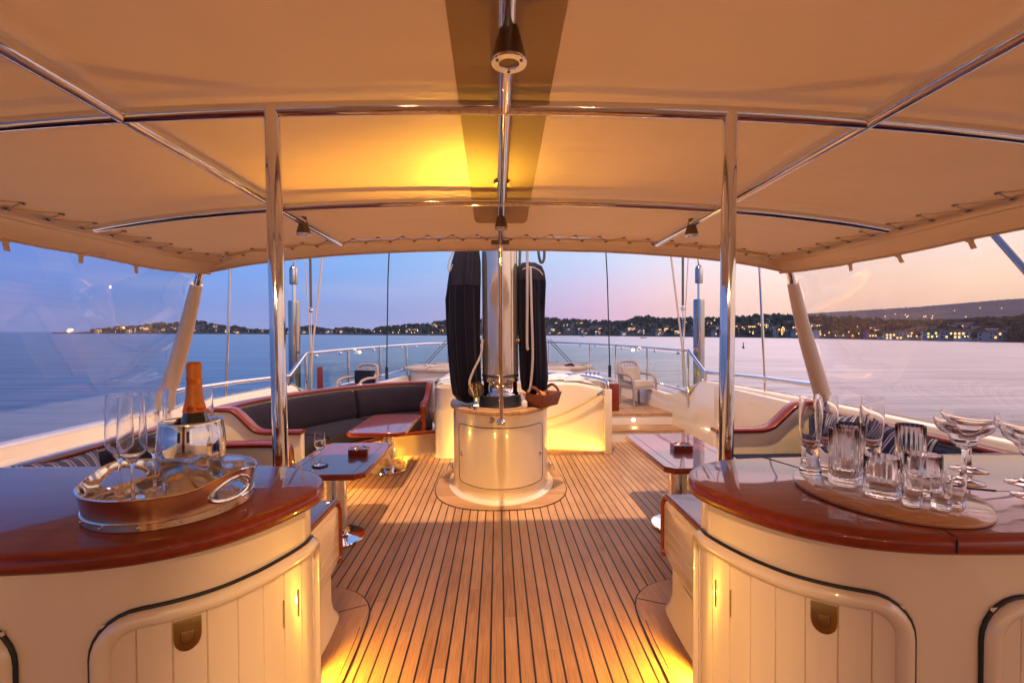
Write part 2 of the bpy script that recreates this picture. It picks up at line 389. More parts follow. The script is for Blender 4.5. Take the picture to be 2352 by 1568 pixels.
t.l(t.ramp(noise_n(t, objco(t), .05, 5), [(.35, (.018, .024, .018, 1)), (.7, (.06, .05, .045, 1))]), b.inputs['Base Color'])
struct('hillside_terrain', g, M_land)
# far hill on the right
FH = [(1780, 735), (1850, 720), (2000, 711), (2133, 703), (2240, 694), (2348, 685), (2520, 676), (2750, 670)]
def farh(c):
    for (a, ya), (b_, yb) in zip(FH, FH[1:]):
        if a <= c <= b_: u = (c - a) / (b_ - a); return ya + (yb - ya) * u
    return FH[-1][1]
g = G()
def fhf(u, v):
    c = 1780 + 970 * u; d = 1300 + 700 * v
    H = 4.9 + (765 + .004 * (c - 1143) - farh(c)) / 1080 * 2000
    h = H * v ** .8 + 4 * noise.noise(Vector((u * 160, v * 12, 2))) * v
    return T(d * (c - 1143) / 1080, d, SEA + h)
g.grid(fhf, 500, 12)
M_fh, t, b = pbr('distant_forest', (.05, .045, .055), .95)
t.l(t.ramp(noise_n(t, objco(t), .03, 6, .7), [(.35, (.035, .034, .05, 1)), (.7, (.085, .072, .085, 1))]), b.inputs['Base Color'])  # purple-grey base colour carries part of the distance haze
struct('distant_hill', g, M_fh)
# trees on the shore, one mass
g = G()
def tree(c, v, h, m):
    x, d, zz = land(c, v); x, d, zz = T(x, d, zz)
    n = 6; k = rnd.random(); wd = h * rnd.uniform(.22, .36) if k < .45 else h * rnd.uniform(.38, .6)
    if k < .45: pr = [(.25, .05), (1, .2), (.55, .55), (.25, .8), (.02, 1.08)]
    else: pr = [(.2, .08), (.8, .28), (1, .5), (.8, .78), (.3, .98), (.05, 1.03)]
    rings = []
    for r, hh in pr:
        rings.append([(x + wd * r * rnd.uniform(.65, 1.25) * math.cos(2 * math.pi * i / n + k), d + wd * r * rnd.uniform(.7, 1.2) * math.sin(2 * math.pi * i / n + k), zz + h * hh * rnd.uniform(.95, 1.05)) for i in range(n)])
    g.loft(rings, cap1=True, m=m)
for i in range(5200):
    c = 235 + 2300 * rnd.random() ** .9
    v = rnd.choice([rnd.uniform(.03, 1.0), rnd.uniform(.75, 1.05)])
    D = shore(c)[0]
    tree(c, v, rnd.uniform(4.0, 9.0) * (1 if D > 600 else .85) * (1.25 if rnd.random() < .06 else 1), rnd.choice([0, 0, 1, 2]))
M_t = []
for nm, c1, c2 in (('dark_spruce', (.012, .020, .014), (.03, .042, .026)), ('mid_green', (.020, .030, .017), (.05, .062, .034)), ('dull_olive', (.03, .032, .02), (.07, .064, .042))):
    m, t, b = pbr(nm + '_foliage', c1, .9, spec=.2); t.l(t.ramp(noise_n(t, objco(t), .35, 4), [(.35, (*c1, 1)), (.7, (*c2, 1))]), b.inputs['Base Color']); M_t.append(m)
o = obj('shore_woods', g, M_t, smooth=False, fix=False)
tag(o, 'dark mixed woodland covering the far shore hills beyond the water', 'woodland', kind='stuff')
# houses, street lamps
M_hw = [pbr('house_wall_' + n, c, .8)[0] for n, c in (('white', (.55, .52, .50)), ('ochre', (.42, .30, .18)), ('red', (.28, .07, .05)), ('grey', (.30, .29, .31)))]
M_hr = pbr('dark_roof_tiles', (.06, .04, .045), .8)[0]
M_win = emit('lit_house_window', (1, .52, .10), 3.6); M_winb = emit('bright_lit_window', (1, .85, .6), 4.0); M_dkw = pbr('dark_window', (.03, .03, .04), .2)[0]
M_grn = emit('green_lamp', (.1, .9, .2), 3); M_street = emit('street_lamp_glow', (1, .70, .22), 7)
def house_mesh(wm, W, H, Dp, pat):
    g = G(); g.box(-W / 2, 0, -3, W / 2, Dp, H)
    rh = W * .28
    g.prism([(-W / 2 - .5, H), (W / 2 + .5, H), (0, H + rh)], -.5, Dp + .5, 'y', 1) if W < 12 else g.prism([(-.6, H), (Dp + .6, H), (Dp / 2, H + Dp * .25)], -W / 2 - .5, W / 2 + .5, 'x', 1)
    nf = max(1, int(H / 2.8)); nw = max(2, int(W / 2.4))
    for f in range(nf):
        for k in range(nw):
            x = -W / 2 + (k + .5) * W / nw; z = .9 + f * 2.8
            mi = pat(f, k); g.box(x - .6, -.06, z, x + .6, .05, z + 1.5, mi)
    me_o = obj('house', g, [wm, M_hr, M_win, M_dkw, M_winb], smooth=False, origin=(0, 0, 0), fix=False)
    return me_o
protos = []
for i in range(10):
    rr = random.Random(40 + i)
    lit = rr.uniform(.15, .75)
    protos.append(house_mesh(M_hw[[0, 0, 1, 3, 0, 2, 0, 1, 3, 0][i]], [7, 9, 8, 14, 10, 7, 18, 9, 12, 8][i], [3.2, 5.8, 5.6, 6.0, 5.8, 3.4, 5.8, 8.4, 5.6, 5.8][i], [7, 8, 7, 9, 8, 6, 10, 9, 9, 8][i],
                  lambda f, k: 2 if rr.random() < lit else 3))
HL = ['white house with a dark roof and lit windows on the far shore', 'white two storey house with a dark roof among the shore trees', 'ochre two storey house with lit windows on the wooded shore', 'long grey house with lit windows on the far shore',
      'broad white house with dark roof on the wooded shore', 'small red house with a dark roof by the far shore', 'long white shore building with rows of lit windows', 'tall ochre house with lit windows above the far shore', 'grey two storey house in the shore woods', 'white house with few lit windows in the shore woods']
used = set()
def put_house(c, v, k):
    x, d, zz = land(c, v); x, d, zz = T(x, d, zz)
    p = protos[k]
    if k not in used: o = p; used.add(k)
    else: o = p.copy(); link(o)
    o.location = (x, d, zz + .3); o.rotation_euler = (0, 0, -math.atan2(x, d) + rnd.uniform(-.5, .5)); s_ = rnd.uniform(.85, 1.1); o.scale = (s_, s_, s_)
    tag(o, HL[k], 'house', 'houses along the far shore')
for k in range(10): put_house(1262 + 70 * k, rnd.uniform(.03, .5), k)
for i in range(118):
    c = rnd.choice([rnd.uniform(1255, 1880), rnd.uniform(1600, 2352), rnd.uniform(1255, 1700), rnd.uniform(245, 1030)])
    put_house(c, rnd.choice([rnd.uniform(.02, .15), rnd.uniform(.02, .3), rnd.uniform(.1, .75)]), rnd.randrange(10))
for c in (2085, 2120, 2160, 2215, 2255, 2300, 2335, 2020): put_house(c, rnd.uniform(.015, .05), rnd.choice([3, 6, 6, 9]))
g = G(); g.tube([(0, 0, 0), (0, 0, 5.5)], .08, 6); g.ball((0, 0, 5.7), .55, 8, 1)
sl = obj('street_lamp', g, [M_hr, M_street], origin=(0, 0, 0)); first = True
for i in range(64):
    c = rnd.choice([rnd.uniform(1255, 2352), rnd.uniform(1500, 2352), rnd.uniform(1900, 2352), rnd.uniform(245, 1030), rnd.uniform(850, 1030)]); v = rnd.choice([.01, rnd.uniform(.0, .12), rnd.uniform(.1, .8)])
    x, d, zz = T(*land(c, v)); o = sl if first else link(sl.copy()); first = False
    o.location = (x, d, zz); s_ = 1.0 if d > 600 else .7; o.scale = (s_, s_, s_)
    tag(o, 'small glowing amber street lamp on the far shore', 'street lamp', 'street lamps on the far shore')
for i in range(16):
    u_ = rnd.uniform(.10, .62); o = link(sl.copy()); o.location = fhf(u_, rnd.uniform(.12, .62)); o.scale = (2.2, 2.2, 2.2); tag(o, 'tiny glowing street lamp high on the distant dark hill', 'street lamp', 'street lamps on the distant hill')
# moored sail boats and buoy
def sailboat(c, D, h, lab):
    x = D * (c - 1143) / 1080; z0 = SEA - TILT * x
    r = thing('sailing_boat', lab, 'boat', (x, D, z0), 'sailing boats moored off the far shore')
    g = G(); g.loft([[(x + sx_ * 4 * wd, D + sy_ * 1.1 * wd2, z0 + zz) for sx_, sy_ in ((-1, 0), (-.6, -.9), (.2, -1), (1.1, 0), (.2, 1), (-.6, .9))] for wd, wd2, zz in ((.8, .6, -.2), (1, 1, .9))], cap0=True, cap1=True); g.box(x - 1.6, D - .6, z0 + .9, x + .6, D + .6, z0 + 1.4)
    obj('hull', g, M_hw[0], r)
    obj('mast', G().tube([(x, D, z0 + .9), (x, D, z0 + h)], .13, 6), M_hw[0], r)
sailboat(1340, 700, 13, 'white moored sailing boat with thin mast, nearer the middle of the bay')
sailboat(1480, 520, 13, 'white moored sailing boat with bare mast, right of the foredeck rail lamp')
sailboat(985, 900, 12, 'small moored sailing boat near the shore left of the mast')
D = 5292 / (800 - 767.5); X = D * (1716 - 1143) / 1080
g = G(); g.lathe([(.25, -.3), (.42, 0), (.42, .35), (.18, .55), (.12, 1.5), (.2, 1.55), (.2, 1.9), (.02, 2.0)], (X, D, SEA - TILT * X), 12, cap0=True, cap1=True)
tag(obj('buoy', g, M_black), 'small dark marker buoy floating on the pink water', 'buoy')

# ================================================================ HULL AND DECKS
HW = [(-6, 2.76), (3.6, 2.76), (4.5, 2.70), (5.2, 2.62), (6, 2.52), (7.2, 2.40), (8.5, 2.22), (9.8, 1.98), (11.4, 1.34), (12.4, .75), (13.1, .1)]
def halfw(y):
    for (a, wa), (b_, wb) in zip(HW, HW[1:]):
        if a <= y <= b_: return wa + (wb - wa) * (y - a) / (b_ - a)
    return HW[0][1] if y < -6 else .1
def btop(y):
    if y < 5.55: return .82
    if y > 6.3: return .55
    return .82 - .27 * (y - 5.55) / .75
ys = [-6 + .25 * i for i in range(77)]
hull = thing('yacht_hull', 'cream painted yacht hull with smooth bulwarks rising around the deck', 'hull', (0, 0, 0))
for s in (-1, 1):
    g = G(); th = .17
    rings = []
    for yy in ys:
        w_ = halfw(yy); wi = max(.02, w_ - th); zt = btop(yy)
        rings.append([(s * wi, yy, -.02), (s * wi, yy, zt - .012), (s * (wi + .012), yy, zt), (s * (w_ - .012), yy, zt), (s * w_, yy, zt - .012), (s * (w_ - .02), yy, -.6), (s * w_ * .93, yy, -2.2), (s * w_ * .8, yy, -3.9)])
    g.loft(rings, closed=False); obj('bulwark', g, M_cream, hull, ang=50)
# main deck
g = G(); g.add([(-2.6, -6, 0), (2.6, -6, 0), (2.5, 6.55, 0), (-2.5, 6.55, 0)], [(0, 1, 2, 3)])
struct('deck', g, M_teak, origin=(.0, 0, 0), fix=False)
# raised foredeck
g = G(); pts = [(halfw(yy) - .16, yy) for yy in [6.55 + .4 * i for i in range(16)]]
g.prism([(-p[0], p[1]) for p in pts][::-1] + pts, .05, .31)
struct('foredeck', g, [M_teak], origin=(0, 0, 0))
# margin boards round the cabinet and the bar corners (flush teak boards edged with caulk)
def ring_plan(a, b_, cy, n=64): return [(a * math.cos(2 * math.pi * i / n), cy + b_ * math.sin(2 * math.pi * i / n)) for i in range(n)]
def sq(a, b_, cy, e=2.6, n=72):
    out = []
    for i in range(n):
        q = 2 * math.pi * i / n; c, s_ = math.cos(q), math.sin(q)
        out.append((a * math.copysign(abs(c) ** (2 / e), c), cy + b_ * math.copysign(abs(s_) ** (2 / e), s_)))
    return out
mb = thing('margin_board', 'curved teak margin boards let into the deck around the mast cabinet', 'deck board', (0, 4.4, 0))
obj('caulk_line', G().prism(sq(.600, .715, 4.40, 2.6), .0005, .004), M_caulk, mb)
g = G().prism(sq(.593, .708, 4.40, 2.6), .001, .0075); obj('board', g, M_teakxm, mb)
g = G()
g.box(-.002, 3.66, .0074, .002, 3.9, .0078); g.box(-.62, 4.19, .0074, -.4, 4.194, .0078); g.box(.4, 4.19, .0074, .62, 4.194, .0078); obj('board_joint', g, M_caulk, mb)
for s, lab in ((-1, 'curved teak margin board on the deck at the foot of the left bar'), (1, 'curved teak margin board on the deck at the foot of the right bar')):
    pl = cr([(.655, -1.0), (.655, .6), (.655, 1.8), (.662, 2.2), (.69, 2.40), (.79, 2.535), (.94, 2.60), (1.1, 2.61)], 8)
    def off(d): # outline grown outward
        return [(s * (p.x - d), p.y + (d if p.y > 2.3 else 0)) for p in pl] + [(s * 1.2, 2.61), (s * 1.2, -1)]
    m_ = thing('margin_board', lab, 'deck board', (s * .8, 1.8, 0))
    obj('caulk_line', G().prism(off(.006), .0005, .004), M_caulk, m_)
    obj('board', G().prism(off(0), .001, .0075), M_teakp, m_)
    g = G(); g.prism([(s * (p.x + .02), p.y) for p in pl if p.y < 2.25] + [(s * (p.x + .024), p.y) for p in pl if p.y < 2.25][::-1], .0073, .0079)
    g.tube([(s * .705, 2.42, .0078), (s * .83, 2.36, .0078)], .0022, 4); obj('board_joint', g, M_caulk, m_)

# ================================================================ BARS
NEAR = [(.405, 1.0), (.42, .945), (.452, .87), (.50, .805), (.57, .757), (.65, .732), (.75, .722), (.9, .72), (1.3, .72), (1.9, .72)]
FAR = [(.412, 1.06), (.44, 1.12), (.49, 1.17), (.56, 1.205), (.65, 1.22), (.8, 1.225), (1.3, 1.235), (1.9, 1.235)]
nearC = cr(NEAR, 8); farC = cr([NEAR[1], NEAR[0]] + FAR, 8)[8:]
plan = nearC[::-1] + farC[1:]       # from (1.9,.72) round the tip to (1.9,1.235)
def inset(pl, d):
    out = []; n = len(pl)
    for i in range(n):
        a = pl[max(0, i - 1)]; b_ = pl[min(n - 1, i + 1)]; tx, ty = b_[0] - a[0], b_[1] - a[1]; L = math.hypot(tx, ty)
        nx, ny = ty / L, -tx / L      # right-hand normal of travel
        out.append((pl[i][0] + nx * d, pl[i][1] + ny * d))
    return out
def bar(s, label):
    r = thing('bar_counter', label, 'bar counter', (s * 1.1, 1.0, 0))
    Z0, Z1 = 1.036, 1.07
    prof = [(.02, Z0), (.004, Z0 + .003), (0, Z0 + .010), (0, Z1 - .014), (.003, Z1 - .006), (.009, Z1 - .002), (.018, Z1)]
    rings = [[(s * p[0], p[1], z) for p in inset(plan, d)] for d, z in prof]
    g = G().loft(rings, closed=True, cap0=True, cap1=True)
    obj('countertop', g, M_mah, r, ang=60)
    body = inset(plan, .03)
    g = G().loft([[(s * p[0], p[1], z) for p in body] for z in (.0, .3, .6, .9, 1.037)], cap0=True, cap1=True)
    obj('cabinet_body', g, M_cream, r)
    # doors lie on the near face: parametrise by arc length from the tip
    fx = [p for p in farC if p[0] < .60 and p[1] > 1.0]
    cv2 = [Vector((p[0], p[1])) for p in inset(nearC[::-1] + fx[1:], .03)][::-1]; tip = len(fx) - 1; nb = cv2
    cum = [0]
    for a, b_ in zip(nb, nb[1:]): cum.append(cum[-1] + (b_ - a).length)
    def S(q, off):
        q = max(0, min(cum[-1] - 1e-4, q))
        for i in range(len(nb) - 1):
            if cum[i] <= q <= cum[i + 1]:
                d = (nb[i + 1] - nb[i]).normalized(); p = nb[i] + d * (q - cum[i]); n_ = Vector((-d.y, d.x)) * -1
                # smooth normal
                d0 = (nb[i] - nb[max(0, i - 1)]); d1 = (nb[min(len(nb) - 1, i + 2)] - nb[i + 1]); u = (q - cum[i]) / (cum[i + 1] - cum[i])
                dd = (d0.normalized() if d0.length else d) * (1 - u) * .5 + d * .5 + (d1.normalized() if d1.length else d) * u * .5; dd.normalize()
                n_ = Vector((dd.y, -dd.x)) * (1 if True else 1)
                if n_.dot(Vector((1.1, 1.0)) - p) > 0: n_ = -n_
                return p + n_ * off
    def path(q0, q1, zt, zb, rad, off, n=7, both=True):
        out = []
        out += [(q0, zb), (q0, zt - rad)]
        out += [(q0 + rad - rad * math.cos(math.pi / 2 * k / n), zt - rad + rad * math.sin(math.pi / 2 * k / n)) for k in range(1, n)]
        m = 26
        out += [(q0 + rad + (q1 - q0 - 2 * rad) * k / m, zt) for k in range(m + 1)]
        out += [(q1 - rad + rad * math.sin(math.pi / 2 * k / n), zt - rad + rad * math.cos(math.pi / 2 * k / n)) for k in range(1, n)]
        out += [(q1, zt - rad), (q1, zb)]
        res = []
        for q, z in out:
            p = S(q, off); res.append((s * p.x, p.y, z))
        return res
    qx = lambda X: min(range(len(nb)), key=lambda i: abs(nb[i].x - X) + (0 if nb[i].y < .9 else 9))
    for di, (q0, q1, hinge) in enumerate(((cum[tip] - .075, cum[qx(.655)], True), (cum[qx(.795)], cum[qx(1.25)], False))):
        zt, zb, rad = .942, .12, .055
        # panel with V grooves
        g = G(); ng = 9; step = (q1 - q0) / ng
        samples = []
        for k in range(ng):
            a = q0 + k * step
            samples += [(a, .0028), (a + .0014, .006)] + [(a + .0014 + (step - .0028) * j / 4, .006) for j in range(1, 4)] + [(a + step - .0014, .006)]
        samples.append((q1, .0028))
        rings = [[(s * S(q, o_).x, S(q, o_).y, z) for q, o_ in samples] for z in (zb, zt)]
        g.loft(rings, closed=False)
        dr = obj('door', g, M_cream, r, ang=25)
        g = G().tube(path(q0, q1, zt, zb, rad, .004), .0145, 12); obj('door_moulding', g, M_cream, dr, ang=60)
        g = G().tube(path(q0 - .014, q1 + .015, zt + .0155, zb, rad + .015, .0030), .0038, 8); obj('door_seal', g, M_black, dr, ang=60)
        # flush latch
        X = .548 if di == 0 else .875
        ql = cum[qx(X)]; zc = .898 if di == 0 else .898
        c3 = S(ql, .0065); d_ = (S(ql + .01, .0065) - S(ql - .01, .0065)).normalized(); nn = (S(ql, .02) - S(ql, 0)).normalized()
        def D3(pl, h0, h1, g, m=0):
            n = len(pl); vs = []
            for h in (h0, h1):
                for u, v in pl: p = c3 + d_ * u + nn * h; vs.append((s * p.x, p.y, zc + v))
            g.add(vs, [tuple(range(n)), tuple(range(n, 2 * n))] + [(i, (i + 1) % n, n + (i + 1) % n, n + i) for i in range(n)], m)
        def dee(w_, h_, dz=0): return [(-w_, h_ + dz), (-w_, -h_ * .1 + dz)] + [(-w_ * math.cos(math.pi * k / 10), -h_ * .1 - h_ * .9 * math.sin(math.pi * k / 10) + dz) for k in range(1, 10)] + [(w_, -h_ * .1 + dz), (w_, h_ + dz)]
        g = G(); D3(dee(.0195, .027), 0, .0025, g); la = obj('latch', g, M_brass, dr, bevel=.001)
        g = G(); D3(dee(.0105, .0125, -.003), .0025, .0032, g, 1); D3(dee(.009, .0105, -.003), .0032, .0048, g); obj('latch_ring', g, [M_brass, M_grey], la, bevel=.0006)
        if hinge:
            for hz in (.82, .32):
                for dq in (.105, .145):
                    p = S(q0 + dq, .0072); obj('hinge', G().tube([(s * p.x, p.y, hz), (s * p.x, p.y, hz + .055)], .0012, 8), M_brass, dr)
    return r
barL = bar(-1, 'left varnished mahogany and cream bar counter with rounded end, holding the silver tray')
barR = bar(1, 'right varnished mahogany and cream bar counter with rounded end, holding the drinking glasses')
# hinge line of the folding top
g = G(); g.prism([(.672, 1.22), (.676, 1.2205), (.754, .95), (.7112, .7235), (.7088, .7235), (.7512, .95)], 1.0698, 1.0706)
g.prism([(.7088, .7245), (.7112, .7245), (.7112, .7225), (.7088, .7225)], 1.044, 1.0665); obj('leaf_joint', g, M_caulk, barR)
g = G(); g.prism([(1.0, .93), (1.004, .93), (1.42, .86), (1.42, .856)], 1.0698, 1.0706); g.tube([(1.0, .93, 1.0704), (.93, .96, 1.0704), (.87, 1.03, 1.0704)], .002, 4); obj('leaf_joint', g, M_caulk, barR)

# ---- left bar: tray, bucket, bottle, flutes
TC = Vector((-.662, .943)); TA = R_(118); ta, tb = .151, .141
tr = thing('serving_tray', 'oval silver and copper toned tray with two cut-out handles on the left bar', 'tray', (TC.x, TC.y, 1.0705))
def tw(q, hh, off=0):
    fl = .008 * max(0, hh - .3) ** 1.5 * 1.6 - .004
    bumpz = .016 * (max(0, math.cos(2 * (q - R_(-14)))) ** 3)
    h = hh * (.055 + bumpz)
    x_, y_ = (ta + fl + off) * math.cos(q - TA + 0), (tb + fl + off) * math.sin(q - TA)
    return (TC.x + x_ * math.cos(TA) - y_ * math.sin(TA), TC.y + x_ * math.sin(TA) + y_ * math.cos(TA), 1.0712 + h)
HQ = [R_(-14), R_(164)]
def inhole(q, hh, k=1.0):
    for h0 in HQ:
        dq = (q - h0 + math.pi) % (2 * math.pi) - math.pi
        if (dq / (.33 * k)) ** 2 + ((hh - .56) / (.27 * k)) ** 2 < 1: return True
    return False
nU = 180
g = G()
g.grid(lambda u, v: tw(2 * math.pi * u, v), nU, 14, 0, lambda u, v: inhole(2 * math.pi * u, v))
g.grid(lambda u, v: tw(2 * math.pi * u, v, -.003), nU, 14, 1, lambda u, v: inhole(2 * math.pi * u, v))
g.add([tw(2 * math.pi * i / 64, 0.12, -.003) for i in range(64)], [tuple(range(64))], 1)
M_cop, t, b = pbr('warm_silver_outer', (.80, .50, .28), .14, 1); bump(t, b, noise_n(t, objco(t), 18, 2), .05, .01)
obj('tray_wall', g, [M_cop, M_silver], tr, fix=False)
g = G(); g.tube([tw(2 * math.pi * i / 120, 1, -.0015) for i in range(120)], .0024, 8, True)
g.tube([tw(2 * math.pi * i / 120, .24, .0008) for i in range(120)], .0016, 6, True)
for k in range(14): g.ball(tw(2 * math.pi * k / 14, .12, .001), .0026, 8)
obj('rim_band', g, M_silver, tr)
for h0 in HQ:
    obj('handle', G().tube([tw(h0 + .345 * math.cos(2 * math.pi * i / 40), .56 + .285 * math.sin(2 * math.pi * i / 40), -.0015) for i in range(40)], .0042, 8, True), M_silver, tr)
BC = (-.645, .972)
bk_ = thing('wine_cooler', 'polished steel barrel shaped wine cooler standing in the silver tray', 'wine cooler', (*BC, 1.0785))
pr = [(.0, .0), (.046, .0), (.052, .006), (.062, .04), (.0685, .075), (.0700, .095), (.0675, .125), (.0635, .145), (.0640, .1485), (.0625, .150), (.0605, .147), (.064, .125), (.0665, .095), (.060, .04), (.045, .012), (.0, .012)]
obj('bucket', G().lathe([(max(r_ * .86, 1e-5), z) for r_, z in pr], (*BC, 1.0785), 64), M_steel, bk_, ang=60)
BO = (-.640, .975)
bt = thing('champagne_bottle', 'dark green champagne bottle with orange foil neck cooling in the steel bucket', 'bottle', (*BO, 1.0910))
def bz(z): return z
obj('glass_body', G().lathe([(1e-5, 0), (.034, .001), (.0375, .006), (.0378, .09), (.0365, .11), (.030, .135), (.0225, .158), (.0185, .175), (.0155, .205), (.0142, .228)], (*BO, 1.091), 40, cap1=True, sx=.82, sy=.82), M_bottle, bt, ang=60)
g = G().loft([[(BO[0] + .82 * rr * (1 + (.03 if zz > .212 else .008) * math.sin(9 * q + zz * 300) * (zz > .2)) * math.cos(q), BO[1] + .82 * rr * math.sin(q), 1.091 + zz) for q in (2 * math.pi * i / 48 for i in range(48))] for rr, zz in
             [(.0222, .1665), (.0200, .176), (.0178, .190), (.0167, .207), (.0160, .217), (.0172, .2185), (.0172, .224), (.0160, .2265), (.0165, .236), (.0167, .246), (.0158, .251), (.0125, .2545), (.004, .2550)]], cap1=True)
obj('foil', g, M_foil, bt, ang=50)
g = G().lathe([(.0262, .1535), (.0240, .161), (.0219, .1695)], (*BO, 1.0912), 48, sx=.82, sy=.82); obj('paper_band', g, M_foilb, bt)
def on_band(u, v, off=.0006):   # u angle about the bottle, v height
    z = .1535 + v; rr = .82 * (.0262 + (.0219 - .0262) * (v / .016)) + off
    return (BO[0] + rr * math.sin(u), BO[1] - rr * math.cos(u), 1.0912 + z)
g = G()
a0 = -.62      # emblem faces the camera
cam_a = math.atan2(-BO[0], BO[1]) * -1
def face(u): return u + math.atan2(0 - BO[0], BO[1])
em = face(-.42)
for rad in (.0068, .0050): g.tube([on_band(em + rad / .0245 * math.cos(2 * math.pi * i / 24), .0075 + rad * math.sin(2 * math.pi * i / 24)) for i in range(24)], .0003, 5, True)
for k in range(5):
    q = math.pi / 2 + k * 2 * math.pi / 5; q2 = q + 4 * math.pi / 5
    g.tube([on_band(em + .0042 / .0245 * math.cos(q), .0075 + .0042 * math.sin(q)), on_band(em + .0042 / .0245 * math.cos(q2), .0075 + .0042 * math.sin(q2))], .0003, 4)
fc = bpy.data.curves.new('lettering', 'FONT'); fc.body = 'Veuve'; fc.size = .0085
fo = link(bpy.data.objects.new('lettering', fc)); dg = bpy.context.evaluated_depsgraph_get(); fm = fo.evaluated_get(dg).to_mesh()
tv = [(v.co.x, v.co.y) for v in fm.vertices]; tf = [tuple(p.vertices) for p in fm.polygons]; fo.evaluated_get(dg).to_mesh_clear()
bpy.data.objects.remove(fo); bpy.data.curves.remove(fc)
g.add([on_band(face(.08) + x_ / .0245, .0045 + y_) for x_, y_ in tv], tf)
for k in range(4): g.tube([(BO[0] + .0149 * math.sin(face(-.2 + .12 * j)), BO[1] - .0149 * math.cos(face(-.2 + .12 * j)), 1.091 + .2 - .006 * k) for j in range(4)], .0003, 4)
obj('label_print', g, M_ink, bt, fix=False)

def glass_mesh(name, outer, inner, c=(0, 0, 0), n=40, flutes=0, fd=0, parent=None):
    """outer from the bottom centre up to the rim, inner from the rim down to the centre"""
    prof = [(max(r_, 1e-5), z) for r_, z in outer + inner]
    if not flutes: g = G().lathe(prof, c, n)
    else:
        n = flutes * 8; g = G(); rings = []
        for k, (r_, z) in enumerate(prof):
            isout = 2 <= k < len(outer) - 1
            rings.append([(c[0] + (r_ - (fd * (1 - math.cos(i * math.pi / 4)) / 2 if isout else 0)) * math.cos(2 * math.pi * i / n), c[1] + (r_ - (fd * (1 - math.cos(i * math.pi / 4)) / 2 if isout else 0)) * math.sin(2 * math.pi * i / n), c[2] + z) for i in range(n)])
        g.loft(rings)
    return obj(name, g, M_glass2 if flutes else M_glass, parent, ang=70, origin=c)
FL_o = [(0, 0), (.030, 0), (.0305, .0012), (.024, .003), (.008, .0055), (.0042, .010), (.0034, .03), (.0034, .066), (.0045, .074), (.015, .086), (.0265, .098), (.0290, .106), (.0288, .130), (.0270, .165), (.0252, .205)]
FL_o = [(r_ * .8, z) for r_, z in FL_o]
FL_i = [(.0244, .205), (.0262, .165), (.0280, .130), (.0282, .107), (.0256, .0990), (.014, .0875), (.004, .0800), (0, .079)]
FL_i = [(r_ * .8, z) for r_, z in FL_i]
def copies(proto, spots, group):
    for i, (loc, lab) in enumerate(spots):
        o = proto if i == 0 else link(proto.copy()); o.location = loc; tag(o, lab, o.get('category') or cat_now, group)
zt_ = 1.0788
cat_now = 'champagne flute'
fl = glass_mesh('champagne_flute', FL_o, FL_i)
copies(fl, [((-.775, .955, zt_), 'empty tall champagne flute at the far left end of the silver tray'), ((-.720, .915, zt_), 'empty tall champagne flute nearest the camera on the silver tray'),
            ((-.735, .992, zt_), 'empty tall champagne flute just left of the steel wine cooler'), ((-.722, 1.040, zt_), 'empty tall champagne flute behind the left side of the steel wine cooler'),
            ((-.678, 1.060, zt_), 'empty tall champagne flute directly behind the foil-necked bottle')], 'champagne flutes on the silver tray')

# ---- right bar: oval board with glasses
BT = Vector((.753, .922)); BA = R_(94); ba, bb = .1725, .145
def ob(q, e=0): x_, y_ = (ba + e) * math.cos(q), (bb + e) * math.sin(q); return (BT.x + x_ * math.cos(BA) - y_ * math.sin(BA), BT.y + x_ * math.sin(BA) + y_ * math.cos(BA))

brd = thing('serving_board', 'thin oval varnished wooden board carrying tumblers and shot glasses on the right bar', 'serving board', (BT.x, BT.y, 1.0705))
g = G().loft([[(*ob(2 * math.pi * i / 96, e), z) for i in range(96)] for e, z in ((-.004, 1.0708), (-.001, 1.0712), (0, 1.0735), (0, 1.0765), (-.0008, 1.0778), (-.002, 1.0785))], cap0=True, cap1=True)
M_brd = wood('pale_varnished_wood', (.30, .13, .05), (.50, .26, .12), (3, 20, 10))
obj('board_top', g, M_brd, brd)
zt_ = 1.0787
PO = [(0, 0), (.0215, 0), (.0225, .002), (.0222, .010), (.0190, .022), (.0172, .040), (.0175, .055), (.0200, .075), (.0225, .100), (.0236, .125), (.0233, .150), (.0225, .171)]
PI_ = [(.0217, .171), (.0224, .150), (.0227, .125), (.0215, .100), (.0188, .077), (.0150, .062), (.008, .055), (0, .053)]
pf = glass_mesh('stout_flute', PO, PI_); cat_now = 'beer flute'
copies(pf, [((.692, 1.050, zt_), 'thick based slender flute at the left front of the oval board'), ((.752, 1.082, zt_), 'thick based slender flute behind the leftmost flute on the oval board'),
            ((.838, 1.053, zt_), 'thick based slender flute standing behind the ribbed tall tumblers')], 'thick based flutes on the oval board')
HO = [(0, 0), (.0245, 0), (.0262, .002), (.0268, .008), (.027, .06), (.027, .113), (.0265, .116)]; HI = [(.0252, .1155), (.0248, .06), (.024, .020), (.02, .0165), (0, .0155)]
hb = glass_mesh('ribbed_tumbler', HO, HI, flutes=20, fd=.0014); cat_now = 'tall tumbler'
copies(hb, [((.706, .966, zt_), 'tall ribbed tumbler at the front left of the oval board'), ((.762, 1.020, zt_), 'tall ribbed tumbler half hidden behind the front ribbed tumbler'),
            ((.880, .998, zt_), 'tall ribbed tumbler standing alone at the back of the oval board')], 'tall ribbed tumblers on the oval board')
LO = [(0, 0), (.0275, 0), (.0293, .002), (.0298, .008), (.030, .04), (.030, .074), (.0296, .077)]; LI = [(.0284, .0765), (.028, .04), (.027, .018), (.022, .0135), (0, .0125)]
lo_ = glass_mesh('whisky_tumbler', LO, LI, flutes=16, fd=.0009); cat_now = 'whisky tumbler'
